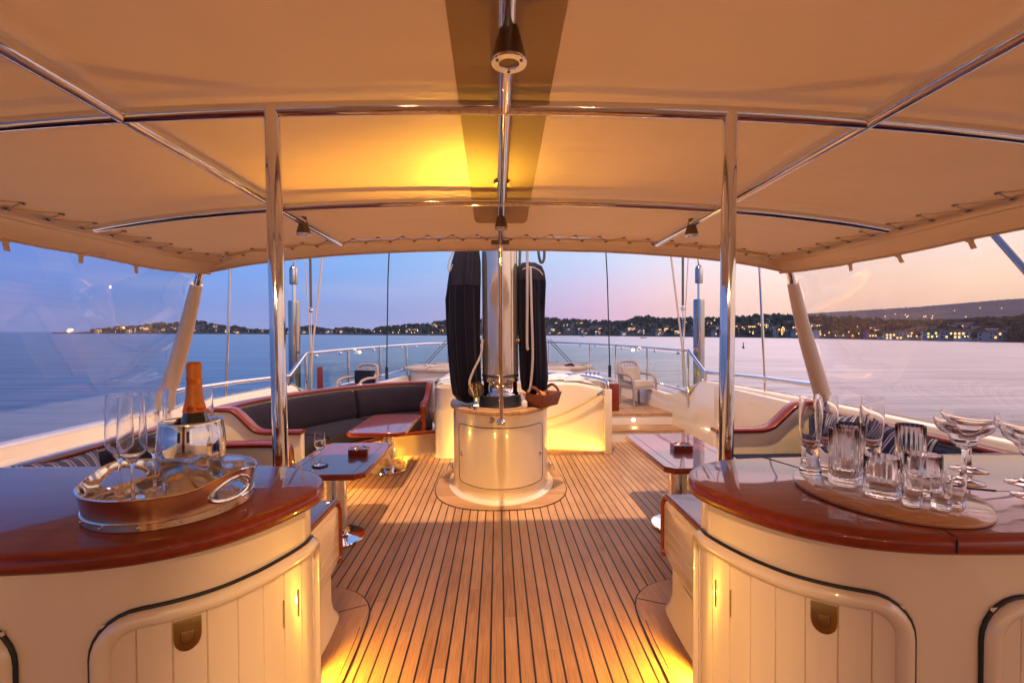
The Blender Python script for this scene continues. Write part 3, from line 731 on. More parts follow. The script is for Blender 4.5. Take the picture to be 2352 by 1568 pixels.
copies(lo_, [((.728, .893, zt_), 'short wide cut glass tumbler in the middle of the oval board'), ((.822, .905, zt_), 'short wide cut glass tumbler behind the shot glasses')], 'short cut tumblers on the oval board')
SO = [(0, 0), (.0132, 0), (.0142, .0015), (.0146, .008), (.0150, .03), (.0153, .060)]; SI = [(.0145, .060), (.0139, .03), (.0132, .014), (.010, .0105), (0, .0098)]
sh = glass_mesh('shot_glass', SO, SI, n=32); cat_now = 'shot glass'
copies(sh, [((.741, .840, zt_), 'small shot glass in front of the short cut tumbler'), ((.779, .822, zt_), 'small shot glass nearest the camera on the oval board'), ((.818, .835, zt_), 'small shot glass at the right end of the oval board')], 'shot glasses on the oval board')
CO_ = [(0, 0), (.0345, 0), (.035, .0010), (.030, .0025), (.012, .006), (.0055, .012), (.0042, .030), (.0042, .066), (.006, .073), (.016, .077), (.0225, .085), (.0245, .094), (.027, .100), (.040, .108), (.0475, .118), (.0505, .128), (.0512, .1385)]
CI = [(.0502, .1385), (.0495, .128), (.0465, .119), (.0392, .1095), (.0258, .1012), (.0232, .0945), (.0212, .0860), (.0150, .0788), (.005, .0768), (0, .0765)]
cp = glass_mesh('cocktail_coupe', CO_, CI, n=56); cat_now = 'cocktail glass'
copies(cp, [((.993, .990, 1.0707), 'wide stepped cocktail coupe just behind the oval board, nearest its right end'), ((1.092, 1.075, 1.0707), 'wide stepped cocktail coupe furthest back on the bar top'),
            ((1.115, .972, 1.0707), 'wide stepped cocktail coupe at the right edge of the photo, farther back of the pair'), ((1.040, .893, 1.0707), 'wide stepped cocktail coupe at the right edge of the photo, nearer one')], 'cocktail coupes on the right bar')

# ================================================================ CANOPY AND ITS FRAME
zc = lambda X: 2.046 - .026 * X * X - .0035 * X ** 4
zr = lambda X: 2.004 - .026 * X * X - .0035 * X ** 4        # tube centres
can = thing('canopy', 'cream canvas awning laced to a polished steel tube frame with poles over the whole cockpit', 'awning', (0, 1, 1.9))
YF = 3.10; YA = -4.2
def fab(u, v):
    X = -1.96 + 3.92 * u; Y = YA + (YF + .06 - YA) * v
    sag = -.010 * math.sin(math.pi * ((Y - 1.27) / .9)) ** 2 * (1 - abs(X) / 2) + .004 * noise.noise(Vector((X * 1.4, Y * 1.1, 0)))
    d_ = 1.87 - abs(X); pk = .0045 * math.sin(2 * math.pi * (Y - .55) / .165) * math.exp(-max(0, d_) / .07) + .003 * noise.noise(Vector((X * 3.1, Y * .7, 4)))
    return (X, Y, zc(X) + sag * .6 + pk)
g = G().grid(fab, 100, 260); obj('fabric_panel', g, M_canv, can, fix=False)
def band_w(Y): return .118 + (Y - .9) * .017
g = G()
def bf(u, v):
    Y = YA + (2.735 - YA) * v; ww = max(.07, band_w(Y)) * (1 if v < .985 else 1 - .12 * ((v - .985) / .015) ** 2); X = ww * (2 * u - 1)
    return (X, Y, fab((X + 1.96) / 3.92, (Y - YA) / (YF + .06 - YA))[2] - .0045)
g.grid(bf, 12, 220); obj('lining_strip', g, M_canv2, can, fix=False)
# laced skirts: two sides and the front
def skirt_side(s):
    def f(u, v):
        Y = YA + (3.17 - YA) * u
        pr = [(1.895, .0), (1.93, -.004), (1.98, -.022), (2.03, -.05), (2.055, -.085), (2.06, -.098)]
        k = v * (len(pr) - 1); i = min(len(pr) - 2, int(k)); q = k - i
        X = pr[i][0] + (pr[i + 1][0] - pr[i][0]) * q; dz = pr[i][1] + (pr[i + 1][1] - pr[i][1]) * q
        wv = (.012 * noise.noise(Vector((Y * 2.3, s * 3, 0))) + .006 * noise.noise(Vector((Y * 7, s, 0)))) * v
        X -= .15 * (max(0, Y - 2.80) / .37) ** 2; return (s * (X + wv), Y, zc(1.90) - .009 + dz + wv * .8)
    return f
for s in (-1, 1): obj('side_skirt', G().grid(skirt_side(s), 130, 12), M_canv, can, fix=False)
def skirt_front(u, v):
    X = -1.93 + 3.86 * u; ed = (max(0, abs(X) - 1.55) / .38) ** 2; pr = [(3.125, -.009), (3.16, -.008), (3.20, -.03), (3.225, -.062), (3.23, -.078)]
    k = v * 4; i = min(3, int(k)); q = k - i
    return (X, pr[i][0] + (pr[i + 1][0] - pr[i][0]) * q - .09 * ed * v, -.03 * ed * v + zc(min(1.95, abs(X)) * .97) + pr[i][1] + (pr[i + 1][1] - pr[i][1]) * q + .003 * noise.noise(Vector((X * 5, v, 1))))
obj('front_skirt', G().grid(skirt_front, 80, 10), M_canv, can, fix=False)
# piping hems
g = G()
for s in (-1, 1): g.tube([skirt_side(s)(i / 60, 1.0) for i in range(61)], .006, 6); g.tube([skirt_side(s)(i / 60, .42) for i in range(61)], .0035, 6)
g.tube([skirt_front(i / 60, 1.0) for i in range(61)], .006, 6); g.tube([skirt_front(i / 60, .3) for i in range(61)], .003, 6)
obj('hem', g, M_canv, can)
gp = None
def grommet(p):
    global gp
    if gp is None: gp = obj('grommet', G().tube([(p[0] + .010 * math.cos(q), p[1] + .010 * math.sin(q), p[2] - .001) for q in (2 * math.pi * i / 10 for i in range(10))], .0034, 5, True), M_dull, can); gp['at'] = p; return
    o = gp.copy(); link(o); o.parent = can; a = gp['at']; o.location = (p[0] - a[0], p[1] - a[1], p[2] - a[2])
for s in (-1, 1):
    gl = G(); Y = .55; pts = []
    while Y < 3.05:
        a = (s * 1.845, Y, zc(1.845) - .007); b_ = (s * 1.915, Y + .012, zc(1.90) - .017)
        pts += [a, ((a[0] + b_[0]) / 2, Y + .006, a[2] - .012), b_]
        if Y > 1.0:
            for p in (a, b_): grommet(p)
        Y += .165
    obj('lacing_cord', gl.tube(pts, .0038, 6), M_cord, can)
X = -1.75; pts = []; gl = G()
while X < 1.76:
    a = (X, YF - .028, zc(X) - .007); b_ = (X + .06, YF + .055, zc(X + .06) - .021)
    pts += [a, b_]
    for p in (a, b_): grommet(p)
    X += .16
obj('lacing_cord', gl.tube(pts, .0036, 6), M_cord, can)
for s in (-1, 1):
    for Y in (1.05, 1.62, 2.02, 2.38, 2.72):
        p = skirt_side(s)((Y - YA) / (3.17 - YA), 1.0); q = rnd.uniform(-.02, .02)
        g = G().box(p[0] - .003, p[1] - .017, p[2] - .012, p[0] + .003, p[1] + .017, p[2] + .03); g.add([(p[0], p[1] - .014, p[2] - .005), (p[0], p[1] + .014, p[2] - .005), (p[0] + s * .01, p[1] + .018 + q, p[2] - .045), (p[0] + s * .01, p[1] - .01 + q, p[2] - .045)], [(0, 1, 2, 3)])
        obj('strap_tab', g, M_canv, can, fix=False)
fr = can
rl = .0185
for X in (-1.0, 1.0): obj('long_rail', G().tube([(X, YA, zr(1)), (X, 1, zr(1)), (X, 2.97, zr(1) - .012)], rl, 20), M_steel, fr)
obj('centre_rail', G().tube([(0, YA, zr(0)), (0, 1, zr(0)), (0, 3.13, zr(0))], rl, 20), M_steel, fr)
for Y, e in ((-2.2, 1.83), (-.5, 1.83), (1.27, 1.83), (2.17, 1.82)): obj('cross_rail', G().tube([(X / 20 * e, Y, zr(X / 20 * e) - .001) for X in range(-20, 21)], rl, 20), M_steel, fr)
for s in (-1, 1): obj('pole', G().tube([(s * .598, 1.268, .0), (s * .598, 1.268, .6), (s * .612, 1.268, zr(.6))], .0195, 28), M_steel, fr)
g = G(); g.tube([(.0, 3.12, zr(0)), (.0, 3.16, 1.945), (.003, 3.74, .76), (.003, 3.76, .70)], .0165, 20); obj('brace_pole', g, M_steel, fr)
obj('pole_foot', G().ball((.003, 3.765, .685), .037, 20), M_steel, fr)
obj('end_bracket', G().box(-.06, 3.105, 1.985, .06, 3.125, 2.012), M_grey, fr, bevel=.003)
obj('rail_plate', G().lathe([(.001, 0), (.036, 0), (.036, .004), (.001, .004)], (0, 2.0, 2.026), 28), M_grey, fr)
for s in (-1, 1):
    c_ = cr([(s * 1.80, 3.13, 1.905), (s * 1.97, 3.20, 1.905), (s * 2.01, 3.24, 1.87), (s * 2.06, 3.27, 1.76), (s * 2.27, 3.44, 1.38), (s * 2.47, 3.58, 1.02), (s * 2.60, 3.68, .80)], 8)
    obj('corner_strut', G().tube(c_, .024, 20), M_steel, fr)
    sl_ = cr([(s * 2.07, 3.275, 1.745), (s * 2.27, 3.44, 1.38), (s * 2.56, 3.645, .87)], 10)
    obj('canvas_sleeve', G().tube(sl_, [.036 + .026 * k / 20 for k in range(21)], 18), M_sleeve, fr)
def spotlight(loc, label, hh=.06):
    r = thing('canopy_spotlight', label, 'spotlight', loc, 'spotlights clamped to the awning rails')
    x_, y_, z_ = loc
    obj('lamp_body', G().lathe([(.001, .066), (.019, .065), (.0205, .058), (.035, .004), (.0352, 0), (.033, 0)], loc, 36), M_grey, r, ang=50)
    obj('bezel', G().lathe([(.0352, .0015), (.0356, -.002), (.034, -.004), (.020, -.004), (.0185, -.001), (.0185, .004)], loc, 36), M_steel, r)
    for q in range(3): obj('screw', G().lathe([(.001, -.0055), (.003, -.0055), (.0035, -.004)], (x_ + .027 * math.cos(q * 2.09 + 1.57), y_ + .027 * math.sin(q * 2.09 + 1.57), z_), 10), M_grey, r)
    obj('lens', G().lathe([(.001, .0015), (.0185, .0015), (.0185, .003), (.001, .003)], loc, 24), M_frost, r)
    obj('clamp_stem', G().tube([(x_, y_, z_ + .06), (x_, y_, z_ + .085)], .016, 16), M_grey, r)
    return r
spotlight((0.004, .93, 1.930), 'bronze cone spotlight hanging from the centre rail close above the camera')
spotlight((-1.0, 2.42, 1.908), 'small bronze cone spotlight on the left long awning rail')
spotlight((1.0, 2.45, 1.908), 'small bronze cone spotlight on the right long awning rail')
spotlight((0.0, 2.42, 1.936), 'small bronze cone spotlight on the centre rail in front of the mast')
# lit awning down-lights behind the camera; the last added to brighten the near deck
for X, Y, pw in ((-1.0, -3.4, 32), (1.0, -3.4, 32), (0, -2.6, 30), (0, -.45, 230)):
    lp = thing('canopy_downlight', 'unseen lit cone downlight on the awning rails over the after deck, behind the camera', 'spotlight', (X, Y, 1.88), 'lit downlights over the after deck')
    obj('lamp_body', G().lathe([(.001, .066), (.019, .065), (.035, .004), (.033, 0)], (X, Y, 1.88), 24), M_grey, lp)
    obj('lens', G().lathe([(.001, -.003), (.02, -.003), (.02, 0)], (X, Y, 1.88), 20), M_warmlens, lp)
    lamp('SPOT', (X, Y, 1.862), pw, WARM, .016, lp, (X * .8, Y + 3.2, .3) if Y < -1 else (0, 2.0, 0), 150 if Y < -1 else 44, .5 if Y < -1 else 1.0)
# clear vinyl side curtains
for s, lab in ((-1, 'clear vinyl side curtain hanging from the awning on the left, over the open water'), (1, 'clear vinyl side curtain hanging from the awning on the right, facing the lit shore')):
    def cv(u, v):
        Y = -3.5 + (6.76 + .42 * v) * u; X = 2.05 + .56 * v + .04 * math.sin(v * math.pi) * (.5 + .5 * noise.noise(Vector((Y * .6, v * 1.0, s)))); X += .012 * noise.noise(Vector((Y * 1.1, v * 1.6, s + 5))); X += .045 * max(0, (u - .90) * 10) * math.sin(14 * v + 5 * noise.noise(Vector((v * 3, u * 8, s))))
        return (s * X, Y, 1.83 - 1.0 * v)
    o = obj('vinyl_curtain', G().grid(cv, 200, 44), M_vinyl, fix=False); tag(o, lab, 'clear curtain')

# deckhouse abaft the cockpit (behind the camera; it shows in the polished steel)
dh = thing('deckhouse', 'cream deckhouse with dark windows closing the after end of the deck', 'deckhouse', (0, -5.2, 0))
obj('house_front', G().box(-2.5, -5.6, 0, 2.5, -5.2, 2.35), M_cream, dh, bevel=.04)
for X in (-1.7, 1.7): obj('window', G().box(X - .6, -5.21, 1.0, X + .6, -5.185, 1.85), M_bottle, dh, bevel=.01)
obj('door', G().box(-.5, -5.21, .05, .5, -5.18, 1.95), M_mahy, dh, bevel=.01)
# ================================================================ MAST, CABINET
cb = thing('mast_cabinet', 'round cream deck cabinet at the mast foot with teak top and curved door', 'cabinet', (0, 4.5, 0))
def el(a, b_, cy=4.48, n=96): return [(a * math.cos(2 * math.pi * i / n), cy + b_ * math.sin(2 * math.pi * i / n)) for i in range(n)]
CA, CB = .443, .66
g = G().loft([[(p[0], p[1], z) for p in el(CA + d, CB + d)] for d, z in ((.052, .006), (.050, .014), (.030, .022), (.008, .028), (0, .040), (0, .08), (0, .3), (0, .5), (0, .728))], cap0=True, cap1=True)
obj('cabinet_body', g, M_cream, cb, ang=50)
g = G().loft([[(p[0], p[1], z) for p in el(CA + d, CB + d)] for d, z in ((.01, .729), (.024, .731), (.026, .737), (.026, .757), (.022, .763), (.016, .765))], cap0=True, cap1=True)
obj('teak_top', g, M_teakxm, cb)
g = G()
for X in (-.27, -.20, -.13, .13, .20, .27): g.box(X - .002, 4.02, .7648, X + .002, 4.75, .7655)
g.tube([(p[0], p[1], .7652) for p in el(CA - .06, CB - .06)], .0022, 4, True)
for q in (-2.5, -.64): g.tube([((CA - .06) * math.cos(q), 4.48 + (CB - .06) * math.sin(q), .7652), ((CA + .02) * math.cos(q), 4.48 + (CB + .02) * math.sin(q), .7652)], .002, 4); 
obj('top_caulking', g, M_caulk, cb)
def ce(q, z, off): return ((CA + off) * math.cos(q), 4.48 + (CB + off) * math.sin(q), z)
q0, q1, z0_, z1_ = -math.pi / 2 - .95, -math.pi / 2 + .95, .125, .625
g = G().grid(lambda u, v: ce(q0 + (q1 - q0) * u, z0_ + (z1_ - z0_) * v, .003), 40, 4); dr = obj('door', g, M_cream, cb, fix=False)
def rr_path():
    out = []; rq, rz = .10, .04
    cs = [(q1 - rq, z1_ - rz, 0), (q0 + rq, z1_ - rz, 1), (q0 + rq, z0_ + rz, 2), (q1 - rq, z0_ + rz, 3)]
    for cq, cz, k in cs:
        for j in range(7):
            a = math.pi / 2 * k + math.pi / 2 * j / 6; out.append((cq + rq * math.cos(a), cz + rz * math.sin(a)))
    fin = []
    for a, b_ in zip(out, out[1:] + out[:1]):
        m_ = max(1, int(abs(b_[0] - a[0]) / .08)); fin += [(a[0] + (b_[0] - a[0]) * j / m_, a[1] + (b_[1] - a[1]) * j / m_) for j in range(m_)]
    return [ce(q, z, .0035) for q, z in fin]
obj('door_gap', G().tube(rr_path(), .0028, 6, True), M_caulk, dr)
for q in (-math.pi / 2 - .86, -math.pi / 2 + .86):
    p = ce(q, .365, .004); g = G().lathe([(.001, 0), (.022, 0), (.022, .004), (.019, .006), (.001, .006)], (0, 0, 0), 20); g.box(-.003, -.014, .006, .003, .014, .010)
    g.xf(Matrix.Translation(p) @ Matrix.Rotation(math.atan2(math.sin(q) * CA, math.cos(q) * CB) + math.pi / 2, 4, 'Z') @ Matrix.Rotation(R_(90), 4, 'X')); obj('door_latch', g, M_steel, dr)
p = ce(-math.pi / 2 - .17, .69, .003); g = G().lathe([(.001, 0), (.026, 0), (.025, .004), (.009, .005), (.001, .005)], (0, 0, 0), 24); g.xf(Matrix.Translation(p) @ Matrix.Rotation(R_(90), 4, 'X')); obj('socket_plate', g, M_steel, cb)
for s in (-1, 1):
    g = G().ball((s * .452, 4.30, .19), .034, 16, sx=.5); obj('side_fitting', g, M_steel, cb)
MY = 4.15
ms = thing('mast', 'cream painted yacht mast with polished collar and black boot rising from the cabinet', 'mast', (0, MY, .765))
M_mast = creamy('mast_paint', (.66, .54, .43), .16, 1)
M_mast.node_tree.nodes['Principled BSDF'].inputs['Metallic'].default_value = .75
obj('spar', G().lathe([(.158, .98), (.158, 2.0), (.156, 6), (.15, 14)], (0, MY, 0), 48, cap1=True), M_mast, ms)
obj('track', G().box(-.022, MY + .155, 1.1, .022, MY + .18, 13.8), M_steel, ms)
obj('collar', G().lathe([(.15, .863), (.166, .865), (.166, .875), (.156, .885), (.150, .892), (.150, .978), (.156, .985), (.166, .99), (.166, 1.0), (.150, 1.005)], (0, MY, 0), 56), M_steel, ms, ang=50)
obj('boot', G().lathe([(.187, .7655), (.190, .775), (.183, .785), (.181, .84), (.178, .858), (.15, .866)], (0, MY, 0), 56), M_black, ms)
g = G().lathe([(.1585, 1.02), (.163, 1.025), (.163, 1.04), (.1585, 1.045)], (0, MY, 0), 48); obj('mast_band', g, M_grey, ms)
for s in (-1, 1): obj('side_cleat', G().ball((s * .163, MY - .03, 1.33), .022, 12, sy=1.5), M_brass, ms)
def bag(s, label, X, Y, levels, ph):
    r = thing('sail_bag', label, 'sail bag', (X, Y, levels[-1][0]))
    rings = []
    for z, rx, ry, dx in levels:
        ring = []
        for i in range(64):
            q = 2 * math.pi * i / 64
            top = max(0, min(1, (z - 1.55) / .45)); k = 1 + (.05 + .10 * top) * math.sin(6 * q + ph + z * 1.1) + (.03 + .07 * top) * math.sin(11 * q + ph * 2 - z * 1.9) + .10 * noise.noise(Vector((math.cos(q) * 1.5, math.sin(q) * 1.5, z * 2.2 + ph)))
            ring.append((X + dx + rx * k * math.cos(q), Y + ry * k * math.sin(q), z))
        rings.append(ring)
    # densify
    R2 = []
    for a, b_ in zip(rings, rings[1:]):
        for j in range(4): R2.append([tuple(Vector(p) * (1 - j / 4) + Vector(q_) * (j / 4)) for p, q_ in zip(a, b_)])
    R2.append(rings[-1])
    obj('bag_body', G().loft(R2, cap0=True, cap1=True), M_bagc, r, ang=70)
    zc0 = levels[0][0] - (.34 if s < 0 else .17); up_ = [q for q in R2 if q[0][2] > zc0]
    if len(up_) > 2: obj('bag_collar', G().loft([[(X + (p[0] - X) * 1.012, Y + (p[1] - Y) * 1.012 - .001, p[2]) for p in q] for q in up_[:-0 or None]]), M_bagc2, r, ang=70)
    R3 = [[R2[k][50] for k in range(len(R2))], [R2[k][44] for k in range(len(R2))]]
    for ln_ in R3: obj('bag_seam', G().tube([(p[0], p[1] - .002, p[2]) for p in ln_[1:-2]], .0035, 5), M_bagc2, r)
    return r
b1 = bag(-1, 'long navy canvas rope bag hanging on the left side of the mast', -.325, MY + .0, [(2.12, .095, .08, .03), (2.02, .112, .10, .02), (1.93, .122, .11, .01), (1.70, .138, .12, -.005), (1.45, .142, .13, 0), (1.15, .135, .13, .015), (.98, .125, .12, .025), (.87, .115, .11, .03), (.815, .085, .08, .04), (.79, .03, .03, .04)], .4)
b2 = bag(1, 'long navy canvas rope bag hanging on the right side of the mast', .275, MY + .02, [(2.02, .05, .05, -.02), (1.985, .10, .085, -.015), (1.93, .118, .10, -.01), (1.84, .125, .11, 0), (1.55, .122, .12, .005), (1.25, .122, .12, .012), (1.0, .118, .12, .02), (.90, .105, .105, .02), (.85, .04, .04, .02)], 2.1)
obj('drawstring', G().tube(cr([(-.40, MY - .09, 2.10), (-.44, MY - .10, 2.0), (-.43, MY - .11, 1.93), (-.40, MY - .12, 1.99)], 6), .006, 6), M_rope, b1)
obj('drawstring', G().tube(cr([(.20, MY - .09, 1.95), (.26, MY - .12, 1.965), (.33, MY - .12, 1.94), (.37, MY - .10, 1.90)], 6), .006, 6), M_rope, b2)
for nm, pts, lab, mt, rad in (('halyard', [(.235, MY - .155, 2.3), (.232, MY - .16, 1.75), (.228, MY - .165, 1.32), (.236, MY - .165, 1.26)], 'pale halyard rope ending partway down the right navy bag', M_rope, .0115),
                              ('halyard', [(.262, MY - .14, 1.96), (.268, MY - .155, 1.6), (.275, MY - .165, 1.2), (.255, MY - .165, .95), (.235, MY - .15, .90)], 'pale halyard rope running the full length of the right navy bag', M_rope, .0105),
                              ('halyard', [(-.155, MY - .12, 1.35), (-.165, MY - .14, 1.22), (-.23, MY - .16, 1.08), (-.262, MY - .17, .98), (-.235, MY - .18, .90), (-.215, MY - .18, .865)], 'pale control line running down to the pulley block left of the mast', M_rope, .010),
                              ('halyard', [(.19, MY, 2.3), (.175, MY - .03, 2.02), (.18, MY, 1.9)], 'dark halyard rope just right of the mast above the bag', M_darkrope, .012),
                              ('halyard', [(.33, MY, 2.3), (.345, MY - .02, 2.08), (.37, MY, 2.02), (.395, MY, 2.08), (.385, MY, 2.3)], 'dark rope loop above the right navy bag', M_darkrope, .012)):
    tag(obj(nm, G().tube(cr(pts, 8), rad, 8), mt), lab, 'rope')
pb = thing('pulley_block', 'bronze pulley block on a coil spring standing at the left of the mast foot', 'pulley', (-.205, MY - .17, .765))
obj('base_spring', G().lathe([(.001, .0), (.042, .0), (.042, .02), (.03, .026), (.036, .036), (.026, .044), (.034, .054), (.024, .062), (.03, .072), (.02, .08), (.028, .09), (.028, .10), (.001, .10)], (-.205, MY - .17, .765), 24), M_steel, pb)
g = G().lathe([(.001, -.012), (.062, -.012), (.068, -.016), (.068, .016), (.062, .012), (.001, .012)], (0, 0, 0), 28); g.xf(Matrix.Translation((-.205, MY - .17, .925)) @ Matrix.Rotation(R_(90), 4, 'X')); obj('sheave', g, M_grey, pb)
g = G(); g.box(-.222, MY - .205, .855, -.188, MY - .19, .985); g.ball((-.205, MY - .205, .925), .016, 10); obj('cheek', g, M_grey, pb, bevel=.004)
# basket with cloths
bs = thing('wicker_basket', 'brown woven basket with two loop handles on the cabinet top right of the mast', 'basket', (.37, 3.98, .766))
bcx, bcy, rz = .372, 4.10, R_(52)
Mb = Matrix.Translation((bcx, bcy, .766)) @ Matrix.Rotation(rz, 4, 'Z')
g = G()
def bq(a, b_, z): return [(-a, -b_, z), (a, -b_, z), (a, b_, z), (-a, b_, z)]
g.loft([bq(.118, .080, .0), bq(.152, .105, .115), bq(.143, .096, .115), bq(.112, .074, .010)], cap0=True, cap1=True); g.xf(Mb); obj('basket_wall', g, M_wick, bs, bevel=.004)
for s in (-1, 1):
    g = G().tube(cr([(s * .146, -.075, .105), (s * .152, -.05, .145), (s * .155, 0, .172), (s * .152, .05, .145), (s * .146, .075, .105)], 8), .009, 8, flat=1.4); g.xf(Mb); obj('handle', g, M_wick, bs)
g = G().grid(lambda u, v: (-.10 + .12 * u, -.07 + .13 * v, .07 + .065 * math.sin(math.pi * u) * math.sin(math.pi * v) + .012 * noise.noise(Vector((u * 4, v * 4, 0)))), 16, 16); g.xf(Mb)
tag(obj('cloth', g, M_orange, fix=False, solid=.004), 'crumpled orange cloth inside the brown basket', 'cloth')
g = G().lathe([(.001, -.03), (.028, -.026), (.034, 0), (.026, .028), (.001, .034)], (0, 0, 0), 16); g.xf(Mb @ Matrix.Translation((.05, .02, .105)) @ Matrix.Rotation(R_(90), 4, 'Y') @ Matrix.Scale(1.6, 4, (0, 0, 1)))
tag(obj('bread_roll', g, M_wick), 'brown rounded loaf lying inside the woven basket', 'bread')
g = G(); g.lathe([(.001, 0), (.024, 0), (.026, .04), (.018, .055), (.012, .06)], (.205, 4.02, .766), 20, cap1=True); g.lathe([(.013, .06), (.014, .085), (.001, .088)], (.205, 4.02, .80), 16, m=1); g.v = [(a, b_, c_ + .0) for a, b_, c_ in g.v]
tag(obj('sunscreen_bottle', g, [M_towel, M_orange]), 'small white bottle with an orange cap between the mast and the basket', 'bottle')

# ================================================================ SEATING
def offs(pts, d):
    n = len(pts); out = []
    for i in range(n):
        a = pts[max(0, i - 1)]; b_ = pts[min(n - 1, i + 1)]; tx, ty = b_[0] - a[0], b_[1] - a[1]; L = math.hypot(tx, ty) or 1
        out.append((pts[i][0] + ty / L * d, pts[i][1] - tx / L * d))
    return out
SB = [(v.x, v.y) for v in cr([(-2.38, 4.02), (-2.36, 4.35), (-2.26, 4.75), (-2.06, 5.2), (-1.76, 5.62), (-1.38, 5.93), (-.90, 6.10)], 10)]
sofa = thing('curved_sofa', 'large curved sofa with charcoal cushions, cream base and varnished mahogany trim', 'sofa', (-1.6, 5, 0))
def rib(pts, prof, **k):
    """prof: list of (inboard offset, z); sweep along plan pts"""
    g = G(); g.loft([[(*offs(pts, d)[i], z) for d, z in prof] for i in range(len(pts))], cap0=True, cap1=True); return g
def sub(pts, a, b_):
    n = len(pts) - 1; i0, i1 = int(round(a * n)), int(round(b_ * n)); return pts[i0:i1 + 1]
obj('back_shell', rib(SB, [(-.05, .0), (.02, .0), (.02, .76), (-.05, .76)]), M_cream, sofa)
obj('top_rail', rib(SB, [(-.06, .758), (.045, .758), (.058, .766), (.058, .782), (.045, .79), (-.06, .79)]), M_mah, sofa)
obj('seat_base', rib(SB, [(.02, .0), (.60, .0), (.60, .24), (.66, .25), (.66, .285), (.02, .285)]), M_cream, sofa)
obj('seat_trim', rib(SB, [(.56, .249), (.68, .249), (.685, .255), (.685, .283), (.68, .289), (.56, .289)]), M_mah, sofa)
for a, b_ in ((0.005, .322), (.338, .655), (.671, .975)):
    P_ = sub(SB, a, b_)
    obj('back_cushion', rib(P_, [(.03, .40), (.14, .40), (.175, .42), (.190, .50), (.172, .62), (.140, .715), (.10, .742), (.05, .742)]), M_sofa, sofa, ang=60, bevel=.008)
    obj('seat_cushion', rib(P_, [(.05, .291), (.655, .291), (.672, .31), (.672, .40), (.65, .425), (.05, .435)]), M_sofa, sofa, ang=60, bevel=.01)
# right end panel
g = G(); prof = [(5.40, .25), (5.40, .57), (5.45, .61), (5.68, .62), (5.82, .70), (5.90, .79), (6.13, .79), (6.13, .25)]
g.prism(prof, -.92, -.855, 'x'); obj('end_panel', g, M_mah, sofa, bevel=.012, seg=3)
g = G(); g.prism([(5.50, .0), (5.50, .25), (6.12, .25), (6.12, .0)], -.91, -.87, 'x'); obj('end_foot', g, M_cream, sofa)
# left arm: cream panel with mahogany cap in the XZ plane
def arm(root, pts, Y0, Y1, capw=.045, z0=.0, endcurve=False):
    poly = [(pts[0][0], z0)] + pts + [(pts[-1][0], z0)]
    obj('arm_panel', G().prism(poly, Y0, Y1, 'y'), M_cream, root, bevel=.008)
    path = [(p[0], (Y0 + Y1) / 2, p[1]) for p in pts]
    dn = cr(path, 1) if False else path
    # rounded sweep with a flat oval section
    P_ = [Vector(p) for p in dn]; dens = []
    for i in range(len(P_) - 1):
        for k in range(8): dens.append(P_[i].lerp(P_[i + 1], k / 8))
    dens.append(P_[-1])
    for _ in range(3):
        dens = [dens[0]] + [(dens[i - 1] + dens[i] * 2 + dens[i + 1]) / 4 for i in range(1, len(dens) - 1)] + [dens[-1]]
    g = G(); rings = []
    for i, p in enumerate(dens):
        a, b_ = dens[max(0, i - 1)], dens[min(len(dens) - 1, i + 1)]; d = (b_ - a).normalized(); nrm = Vector((-d.z, 0, d.x)); nrm = nrm if nrm.z > 0 or abs(nrm.z) < .1 and nrm.x > 0 else -nrm
        hw = (Y1 - Y0) / 2 + .022
        sec = [(-hw, -.004), (-hw + .004, -.012), (hw - .004, -.012), (hw, -.004), (hw, .012), (hw - .012, .022), (-hw + .012, .022), (-hw, .012)]
        rings.append([p + Vector((0, u, 0)) + nrm * v for u, v in sec])
    g.loft(rings, cap0=True, cap1=True); obj('arm_cap', g, M_mah, root, ang=50)
arm(sofa, [(-2.42, .775), (-2.22, .775), (-2.03, .58), (-1.66, .58)], 3.95, 4.02)
